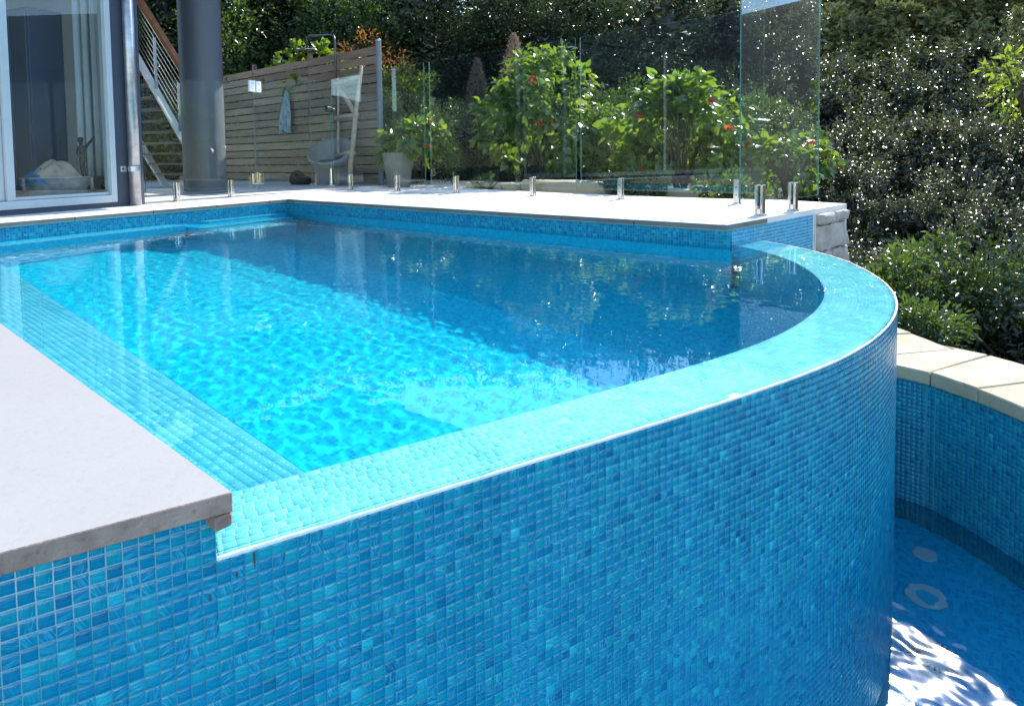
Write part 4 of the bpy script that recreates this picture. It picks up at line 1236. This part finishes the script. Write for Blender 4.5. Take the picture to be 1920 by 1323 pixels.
def crown_mesh(name, n, rad, leaf, m, seed, clumps=70, spread=.30, shell=.55, asp=.45, up=.5, cut=None, heart=False, jit=.55, sprigs=0):
    rg = np.random.default_rng(seed); rad = np.array(rad)
    d = unit(rg.normal(size=(clumps, 3))); rr_ = rg.uniform(shell, 1, clumps)**.6
    cc = d*rr_[:, None]*rad*(1+.18*np.sin(3*d[:, :1]*5+seed))
    if cut is not None: cc = cc[cc[:, 2] > cut]
    idx = rg.integers(0, len(cc), n)
    sz = rg.uniform(.6, 1.25, len(cc))[idx][:, None]
    off = rg.normal(size=(n, 3)); off = unit(off)*rg.random((n, 1))**(1/2.2)
    C = cc[idx] + off*sz*spread*rad.mean()
    outw = unit(off*1.0 + unit(C)*.6 + np.array([0, 0, .1]))
    if sprigs:
        per = 46; k0 = rg.integers(0, len(cc), sprigs); d0 = unit(unit(cc[k0])*.7 + rg.normal(0, .35, (sprigs, 3)) + np.array([0, 0, .8]))
        Ls = rg.uniform(.35, .95, sprigs); f_ = rg.random((sprigs, per))**.9
        bend = rg.normal(0, .18, (sprigs, 3))
        Cs = cc[k0][:, None] + d0[:, None]*(Ls[:, None]*f_)[..., None] + bend[:, None]*(f_**2)[..., None] + rg.normal(0, .025, (sprigs, per, 3))
        Cs = Cs.reshape(-1, 3); C[:len(Cs)] = Cs; outw[:len(Cs)] = unit(np.repeat(d0, per, 0)*.5 + rg.normal(0, .8, (len(Cs), 3)))
    D_ = unit(outw + rg.normal(0, .5, (n, 3)) + np.array([0, 0, -.25]))
    Nn = unit(rg.normal(0, jit, (n, 3)) + outw*.4 + np.array([0, 0, up]))
    ln = leaf*rg.uniform(.65, 1.25, n)
    rnd = rg.random((n, 3))
    V, Fc, at = leaf_arrays(C, D_, Nn, ln, ln*asp*rg.uniform(.8, 1.2, n), rnd, heart=heart)
    return new_mesh(name, V, Fc, (m,), attrs=at)

def trunk_mesh(name, h, r_, seed, spread=1.0, nb=6, m=None):
    rg = random.Random(seed); mb = MB()
    pts = [(0, 0, 0)]; x = y = 0
    for k in range(1, 7):
        x += rg.uniform(-.08, .08)*h*.4; y += rg.uniform(-.08, .08)*h*.4; pts.append((x, y, h*k/6))
    mb.tube(pts, [r_*(1-.12*k) for k in range(7)], 8)
    for k in range(nb):
        z0 = h*rg.uniform(.3, .95); i = min(int(z0/h*6), 5); f = z0/h*6-i
        b0 = Vector(pts[i]).lerp(Vector(pts[i+1]), f); a = rg.uniform(0, 6.28); ln = spread*rg.uniform(.6, 1.1)
        p1_ = b0 + Vector((math.cos(a), math.sin(a), .5))*ln*.5; p2_ = b0 + Vector((math.cos(a+.3), math.sin(a+.3), .95))*ln
        mb.tube([b0, p1_, p2_], [r_*.42, r_*.28, r_*.1], 6)
    me = bpy.data.meshes.new(name); me.from_pydata(mb.v, [], mb.f); me.update(); me.materials.append(m or M_BARK)
    for p in me.polygons: p.use_smooth = True
    return me

def pol(az, d): return CAM.x + d*math.sin(R(az)), CAM.y + d*math.cos(R(az))

# three crown variants of the dark glossy trees, shared between the trees
CR = [crown_mesh('crown', 60000, (2.0, 2.0, 2.3), .062, M_LEAF_DARK, 200+k, 110, .28, .5, .46, .8, jit=.45, sprigs=260) for k in range(3)]
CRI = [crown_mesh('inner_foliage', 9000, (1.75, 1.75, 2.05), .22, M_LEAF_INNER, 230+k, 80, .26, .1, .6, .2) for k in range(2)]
CRM = [crown_mesh('crown', 52000, (2.0, 2.0, 2.3), .07, M_LEAF_MID, 260+k, 100, .28, .5, .46, .5, sprigs=260) for k in range(2)]
TR = [trunk_mesh('trunk', 2.6, .11, 300+k, 1.3) for k in range(3)]
def tree(az, d, zc_, sx, sz, label, k, cr=None, grp_='tall trees behind the garden', zbase=0.0, rot=None):
    x, y = pol(az, d)
    e = empty('tree', (x, y, zbase), 0, label, 'tree', grp_)
    rz = rot if rot is not None else k*1.7
    o = link('crown', (cr or CR)[k % len(cr or CR)], e); o.location = (0, 0, zc_-zbase); o.scale = (sx, sx, sz); o.rotation_euler = (0, 0, rz)
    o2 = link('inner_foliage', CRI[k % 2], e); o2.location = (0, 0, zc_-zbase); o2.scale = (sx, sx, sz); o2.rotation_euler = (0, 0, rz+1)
    o2['kind'] = 'stuff'; o['kind'] = 'stuff'
    t = link('trunk', TR[k % 3], e); s_ = max(.3, (zc_-zbase)/2.2); t.scale = (1, 1, s_)
    return e
T = [ # az, dist, centre z, radial scale, height scale, label
 (15, 23, 3.0, 1.8, 1.75, 'dark glossy tree seen behind the stair wires beside the house', 0),
 (22, 22, 3.0, 1.75, 1.7, 'dark glossy tree rising behind the timber handrail', 1),
 (28.5, 23, 3.1, 1.85, 1.8, 'dark glossy tree just right of the round column', 2),
 (34, 22.5, 3.0, 1.7, 1.7, 'dark glossy tree above the shower head', 0),
 (40, 21.5, 2.9, 1.75, 1.6, 'dark glossy tree behind the end post of the slatted fence', 1),
 (46.5, 20, 2.7, 1.7, 1.35, 'dark tree behind the pale seed plumes', 2),
 (52, 19.5, 2.5, 1.75, 1.3, 'dark tree towering behind the taller large-leaved bush', 0),
 (57.5, 19.5, 2.4, 1.7, 1.28, 'dark tree behind the gap between both large-leaved bushes', 1),
]
for (az, d, zc_, sx, sz, lab, k) in T:
    tree(az, d, zc_, sx, sz, lab, k, CRM if az < 42 else None, zbase=-.1)
# glittering shrubs climbing the slope behind the deck and the basin
CS = [crown_mesh('crown', 24000, (1.6, 1.6, 1.1), .088, M_LEAF_GLINT, 500+k, 75, .33, .40, .46, 1.1, jit=.42, sprigs=150) for k in range(3)]
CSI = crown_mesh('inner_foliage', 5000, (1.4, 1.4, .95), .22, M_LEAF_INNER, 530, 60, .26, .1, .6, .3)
j_ = 0
for az in np.arange(56, 99, 4.6):
    if az < 73: rows = [(17, 2.5), (19, 6.5), (21, 10.0), (23, 13.0), (25.5, 15.7)]
    else: rows = [(9.2, -8.0), (11, -4.0), (13, -.5), (15.5, 2.8), (18.5, 5.8), (22, 8.2)]
    for (d, el) in rows:
        a_ = az + random.uniform(-1.6, 1.6); d_ = d*random.uniform(.96, 1.05)
        if az < 62 and el < 6: continue
        x, y = pol(a_, d_); sc_ = .075*d_**.95*random.uniform(.9, 1.12)*.95
        ztop = CAM.z + d_*math.tan(R(el + random.uniform(-.8, .8)))
        e = empty('glossy_shrub', (x, y, ztop-2.6*sc_), 0, 'dark small-leaved shrub in the glittering mass seen through or above the glass fence' if a_ < 75.5 else 'dark small-leaved shrub in the glittering mass right of the glass fence', 'shrub', 'glittering shrubs behind the glass' if a_ < 75.5 else 'glittering shrubs right of the glass')
        o = link('crown', CS[j_ % 3], e); o.location = (0, 0, 1.25*sc_); o.scale = (sc_, sc_, sc_); o.rotation_euler = (0, 0, j_*1.3); o['kind'] = 'stuff'
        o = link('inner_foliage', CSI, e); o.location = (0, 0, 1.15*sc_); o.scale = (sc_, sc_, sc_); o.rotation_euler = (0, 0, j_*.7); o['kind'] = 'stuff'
        o = link('trunk', TR[j_ % 3], e); o.scale = (.8, .8, .55*sc_)
        j_ += 1
T2 = [(19, 29, 3.6, 2.2, 2.1, 'back-row tree filling the gap left of the round column', 0), (26, 29, 3.8, 2.2, 2.1, 'back-row tree directly behind the round column', 1),
      (33, 28, 3.6, 2.2, 2.0, 'back-row tree above the slatted fence', 0), (40, 27, 3.4, 2.2, 1.9, 'back-row tree above the orange-leaved shrub', 1),
      (48, 25, 2.8, 2.1, 1.65, 'back-row tree above the seed plumes', 0), (56, 24.5, 2.6, 2.1, 1.62, 'back-row tree above the taller large-leaved bush', 1)]
for (az, d, zc_, sx, sz, lab, k) in T2:
    tree(az, d, zc_, sx, sz, lab, k, CRM if k == 1 else None, 'back row of trees', -.1, k*2.3+az)

# olive bushes on the far hillside
CRO = [crown_mesh('crown', 9000, (2.0, 2.0, 1.4), .28, M_LEAF_OLIVE, 400+k, 50, .3, .4, .5, .5) for k in range(2)]
def ground_z(x, y):
    t = lambda a, b_, v: (lambda q_: q_*q_*(3-2*q_))(min(max((v-a)/(b_-a), 0), 1))
    return -.70 + .76*t(1.0, 2.2, y) + 26*t(18, 100, x)*(1-.25*t(0, 80, y)) + 16*t(30, 130, y)
HB = [(77, 52, 1.7), (79, 60, 2.0), (81, 50, 2.2), (82.5, 64, 2.4), (84, 54, 2.2), (86, 62, 2.0), (87.5, 48, 2.0), (89, 58, 2.4), (91, 50, 2.2), (80, 74, 2.4), (85, 78, 2.6), (89.5, 76, 2.6), (76, 66, 2.3), (78, 84, 2.8), (83, 88, 3.0), (88, 90, 3.0), (92, 70, 2.4),
      (75.5, 45, 1.6), (82, 42, 1.6), (86, 44, 1.6), (90, 40, 1.5)]
hb_words = ['lowest', 'second lowest', 'third lowest']
order = sorted(range(len(HB)), key=lambda i_: HB[i_][0])
ordinal = ['first', 'second', 'third', 'fourth', 'fifth', 'sixth', 'seventh', 'eighth', 'ninth', 'tenth', 'eleventh', 'twelfth', 'thirteenth', 'fourteenth', 'fifteenth', 'sixteenth', 'seventeenth', 'eighteenth', 'nineteenth', 'twentieth', 'twenty-first']
for rank, i_ in enumerate(order):
    az, d, s_ = HB[i_]
    x, y = pol(az, d)
    e = empty('hillside_bush', (x, y, ground_z(x, y)), 0, 'hazy olive bush on the far hillside, %s counting from the glass return panel' % ordinal[rank], 'bush', 'olive bushes on the far hillside')
    o = link('crown', CRO[i_ % 2], e); o.location = (0, 0, 1.0*s_); o.scale = (s_, s_, s_); o['kind'] = 'stuff'
    t = link('trunk', TR[i_ % 3], e); t.scale = (1, 1, .4*s_)

# house on the hill
hx, hy = pol(80.6, 82)
hg = ground_z(hx, hy)
hh = empty('hill_house', (hx, hy, hg), 0, 'dark house with pale blue window frames high on the far hillside', 'house')
hh.rotation_euler = (0, 0, R(8))
MB().box((-5, -9, -3), (5, 7, 6.5)).build('wall', M_SLATE, hh)
MB().add([(-5.6, -9.6, 6.5), (5.6, -9.6, 6.5), (5.6, 7.6, 6.5), (-5.6, 7.6, 6.5), (0, -6, 8.6), (0, 4, 8.6)], [(0,1,4), (1,2,5,4), (2,3,5), (3,0,4,5), (3,2,1,0)]).build('roof', plain('roof_tile', (.10, .07, .06), .8), hh)
M_PALEBLUE = plain('pale_blue_paint', (.35, .55, .60), .5)
for (y0, y1) in ((1.2, 2.7), (-1.2, .4), (-4.5, -2.6), (4.2, 5.6)):
    w = MB().box((-5.06, y0, 1.4), (-5.0, y1, 4.6)).build('window', M_PALEBLUE, hh)
    for (a, b_) in ((y0+.12, (y0+y1)/2-.06), ((y0+y1)/2+.06, y1-.12)):
        for (z0, z1) in ((1.55, 2.95), (3.1, 4.45)):
            MB().box((-5.09, a, z0), (-5.062, b_, z1)).build('pane', M_WINGLASS, w)

# ---- large-leaved bushes behind the glass
def big_bush(name, c, rad, n, nobj, leaf, label, seed, m1=M_LEAF_BRIGHT, m2=M_LEAF_LIME, flowers=6, cut=-.75):
    rg = np.random.default_rng(seed); rad = np.array(rad)
    e = empty(name, (c[0], c[1], c[2]), 0, label, 'bush', 'large-leaved flowering bushes')
    hz_ = rad[2]
    # stems
    mb = MB(); tips = []
    for k in range(9):
        a = rg.uniform(0, 6.28); f = rg.uniform(.25, .85)
        p1_ = Vector((math.cos(a)*rad[0]*f*.4, math.sin(a)*rad[1]*f*.4, hz_*.7)); p2_ = Vector((math.cos(a)*rad[0]*f, math.sin(a)*rad[1]*f, hz_*(1.1+.7*(1-f))))
        mb.tube([(rg.uniform(-.1, .1), rg.uniform(-.1, .1), 0), p1_, p2_], [.028, .02, .007], 6)
    mb.build('stem', M_BARK, e, smooth=True)
    cl_ = 46
    d = unit(rg.normal(size=(cl_, 3))); d[:, 2] = np.where(d[:, 2] < cut, -d[:, 2], d[:, 2])
    cc = d*(rg.uniform(.35, 1, cl_)**.5)[:, None]*rad
    N_ = n
    idx = rg.integers(0, cl_, N_)
    off = unit(rg.normal(size=(N_, 3)))*rg.random((N_, 1))**.5
    C = cc[idx] + off*np.array([.26, .26, .22])*rg.uniform(.7, 1.3, (cl_, 1))[idx]*rad.mean()/.9
    C[:, 2] += hz_*.98
    C[:, 2] = np.maximum(C[:, 2], .08)
    outw = unit(unit(C-np.array([0, 0, hz_]))*.8+off*.5)
    D_ = unit(outw + rg.normal(0, .45, (N_, 3)) + np.array([0, 0, -.55]))
    Nn = unit(outw*.7 + rg.normal(0, .4, (N_, 3)) + np.array([0, 0, .55]))
    ln = leaf*rg.uniform(.55, 1.2, N_); rnd = rg.random((N_, 3))
    # the leaves nearest the camera are built one by one
    tocam = np.array([CAM.x-c[0], CAM.y-c[1]]); tocam /= np.linalg.norm(tocam)
    score = C[:, :2]@tocam + .25*(ln/leaf) + rg.normal(0, .12, N_)
    order_ = np.argsort(-score); near = order_[:nobj]; rest = order_[nobj:]
    lime = rg.random(N_) < .30
    for nm, sel, mm in (('foliage', rest[~lime[rest]], m1), ('young_foliage', rest[lime[rest]], m2)):
        V, Fc, at = leaf_arrays(C[sel], D_[sel], Nn[sel], ln[sel], ln[sel]*.8, rnd[sel], .16, True)
        o = link(nm, new_mesh(nm, V, Fc, (mm,), attrs=at), e); o['kind'] = 'stuff'
    variants = []
    for k in range(8):
        mm = m2 if k < 3 else m1
        V, Fc, at = leaf_arrays(np.zeros((1, 3)), np.array([[0., 1, 0]]), np.array([[0, 0, 1.]]), np.array([1.]), np.array([.8]), rg.random((1, 3)), .12+.02*k, True)
        variants.append(new_mesh('leaf', V, Fc, (mm,), attrs=at))
    for j in near:
        o = link('leaf', variants[rg.integers(0, 8)], e)
        D1 = Vector(D_[j]); S1 = D1.cross(Vector(Nn[j])).normalized(); N1 = S1.cross(D1)
        mw = Matrix((S1*ln[j], D1*ln[j], N1*ln[j])).transposed().to_4x4(); mw.translation = Vector(C[j]); o.matrix_local = mw
    fm = None
    for j in order_[5:5+flowers*9:9]:
        mbf = []
        C0 = np.zeros((6, 3)); an = np.linspace(0, 2*np.pi, 7)[:6]
        D2 = unit(np.stack([np.cos(an), np.sin(an), -.55+0*an], 1)); N2 = unit(np.stack([np.cos(an)*.5, np.sin(an)*.5, 1+0*an], 1))
        if fm is None:
            V, Fc, at = leaf_arrays(C0, D2, N2, np.full(6, .085), np.full(6, .07), rg.random((6, 3)), .2)
            fm = new_mesh('flower', V, Fc, (M_RED,), attrs=at)
        o = link('flower', fm, e); o.location = Vector(C[j]) + Vector((*(tocam*.10), -.02)); o.rotation_euler = (rg.uniform(-.6, .6), rg.uniform(-.6, .6), 0)
    return e
big_bush('large_leaf_bush', (9.39, 6.26, 0.06), (1.26, 1.44, 1.34), 2499, 120, 0.162, 'taller large-leaved green bush with a few red flowers behind the middle glass panel', 51)
big_bush('large_leaf_bush', (9.15, 3.32, 0.06), (0.96, 1.18, 0.94), 1916, 110, 0.157, 'lower spreading bush with red flowers behind the glass next to the corner', 52)
big_bush('large_leaf_bush', (7.35, 7.75, 0.45), (0.55, 0.80, 0.50), 698, 50, 0.151, 'small large-leaved bush hanging over the pale planter', 53, flowers=2)
big_bush('large_leaf_bush', (9.09, 1.58, 0.06), (0.54, 0.60, 0.48), 433, 30, 0.130, 'smallest leafy bush behind the glass return panel', 54, flowers=1)

# fine-leaved shrubs
SH = {}
def shrub(name, c, rad, n, leaf, m, label, seed, cat='shrub', asp=.4, up=.4, grp_=None, clumps=40):
    e = empty(name, c, 0, label, cat, grp_)
    o = link('foliage', crown_mesh('foliage', n, rad, leaf, m, seed, clumps, .3, .3, asp, up), e); o.location = (0, 0, rad[2]*.9); o['kind'] = 'stuff'
    mb = MB(); rg = random.Random(seed)
    for k in range(7):
        a = rg.uniform(0, 6.28); mb.tube([(0, 0, 0), (math.cos(a)*rad[0]*.3, math.sin(a)*rad[1]*.3, rad[2]*.8), (math.cos(a)*rad[0]*.7, math.sin(a)*rad[1]*.7, rad[2]*1.5)], [.03, .02, .006], 5)
    mb.build('stem', M_BARK, e, smooth=True)
    return e
shrub('shrub', (8.3, 8.7, .0), (.9, 1.1, 1.05), 9000, .06, M_LEAF_MID, 'fine-leaved green hedge shrub between the slatted fence and the taller bush', 61)
shrub('shrub', (9.93, 4.82, 0.00), (0.84, 0.96, 0.79), 5500, 0.083, M_LEAF_BRIGHT, 'bright narrow-leaved shrub filling the gap between the two big bushes', 62, asp=.3)
shrub('shrub', (10.41, 3.80, 0.00), (0.84, 0.96, 1.05), 4620, 0.088, M_LEAF_BRIGHT, 'bright shrub rising behind the lower flowering bush', 63, asp=.32)
shrub('shrub', (11.25, 9.08, 0.00), (1.08, 1.32, 1.21), 8800, 0.077, M_LEAF_MID, 'mid-green shrub behind the seed plumes', 76)
shrub('shrub', (11.13, 5.48, 0.00), (0.96, 1.20, 1.05), 8800, 0.077, M_LEAF_MID, 'mid-green shrub behind the gap between the flowering bushes', 77)
shrub('shrub', (11.01, 2.60, 0.00), (0.96, 1.20, 0.88), 7700, 0.077, M_LEAF_MID, 'mid-green shrub behind the lower flowering bush near the corner', 78)
shrub('shrub', (10.89, 7.40, 0.00), (1.08, 1.08, 1.10), 7700, 0.077, M_LEAF_MID, 'mid-green shrub behind the taller large-leaved bush', 64)
shrub('orange_shrub', (9.3, 11.9, 1.65), (.9, 2.1, 1.0), 3200, .12, M_LEAF_ORANGE, 'orange and red leaved shrub showing above the slatted fence', 65, asp=.22)
shrub('shrub', (9.0, 10.0, .7), (.8, 1.0, 1.2), 5200, .10, M_LEAF_LIME, 'lime green shrub behind the end post of the slatted fence', 66, asp=.35)
shrub('climber', (7.95, 12.2, 1.85), (.4, 1.5, .78), 900, .21, M_LEAF_BRIGHT, 'broad-leaved climber spilling over the top of the slatted fence', 67, 'climber', asp=.8, clumps=26)
shrub('climber', (7.95, 15.9, 1.85), (.4, 1.0, .72), 480, .22, M_LEAF_BRIGHT, 'broad-leaved climber on the fence beside the round column', 68, 'climber', asp=.8, clumps=18)
shrub('shrub', (6.55, -.12, -1.25), (.50, .40, .52), 3600, .065, M_LEAF_MID, 'bright green shrub beside the rough stone end wall', 69, asp=.36)
shrub('shrub', (5.75, -.42, -1.25), (.42, .40, .34), 2600, .065, M_LEAF_MID, 'low bright green shrub just beyond the basin coping', 70, asp=.36)
shrub('shrub', (7.4, -.3, -1.55), (.8, .7, .72), 5200, .085, M_LEAF_MID, 'mid-green shrub growing behind the low bright shrub', 71, asp=.4)
x, y = pol(90.2, 9.5); shrub('shrub', (x, y, 1.05), (.35, .40, .42), 420, .12, M_LEAF_LIME, 'sprig of lime yellow leaves at the top right border', 72, asp=.35, clumps=16)
x, y = pol(86, 8.2); shrub('shrub', (x, y, -2.2), (1.3, 1.3, .95), 9000, .08, M_LEAF_DARK, 'low dark shrub in the shade beyond the basin coping', 73)
x, y = pol(92, 7.8); shrub('shrub', (x, y, -2.2), (1.4, 1.4, 1.0), 9000, .08, M_LEAF_DARK, 'low dark shrub by the right border beyond the basin', 74)
shrub('shrub', (7.3, 5.9, .05), (.30, .35, .16), 500, .06, M_LEAF_BRIGHT, 'tuft of small green leaves by the sandstone edging', 75, asp=.35, clumps=14)
shrub('shrub', (7.5, 3.1, .0), (.45, .6, .22), 900, .09, M_LEAF_MID, 'low leafy plant behind the glass at the foot of the lower bush', 91, asp=.5, clumps=16)
shrub('shrub', (7.35, 1.9, .0), (.4, .55, .20), 800, .09, M_LEAF_MID, 'low leafy plant behind the corner of the glass fence', 92, asp=.5, clumps=16)

# pale seed plumes
def plume(c, h, label, seed):
    rg = np.random.default_rng(seed); e = empty('seed_plume', c, 0, label, 'plume', 'pale feathery seed plumes')
    MB().tube([(0, 0, 0), (.02, 0, h*.6), (0, .03, h)], [.02, .014, .004], 6).build('stem', M_PLUME, e)
    n = 2600; f = rg.random(n)**.8; a = rg.uniform(0, 6.28, n); r_ = .26*h/1.4*(1-f)**.8*rg.random(n)**.5
    C = np.stack([np.cos(a)*r_, np.sin(a)*r_, h*.35+h*.65*f], 1)
    D_ = unit(np.stack([np.cos(a)*.6, np.sin(a)*.6, .8+0*a], 1)+rg.normal(0, .3, (n, 3))); Nn = unit(rg.normal(size=(n, 3)))
    V, Fc, at = leaf_arrays(C, D_, Nn, rg.uniform(.05, .12, n), np.full(n, .010), rg.random((n, 3)))
    o = link('feathers', new_mesh('feathers', V, Fc, (M_PLUME,), attrs=at), e); o['kind'] = 'stuff'
plume((10.4, 7.8, .1), 3.3, 'taller pale seed plume above the large-leaved bush', 81)
plume((10.75, 9.25, .1), 2.95, 'shorter pale seed plume left of the taller plume', 82)
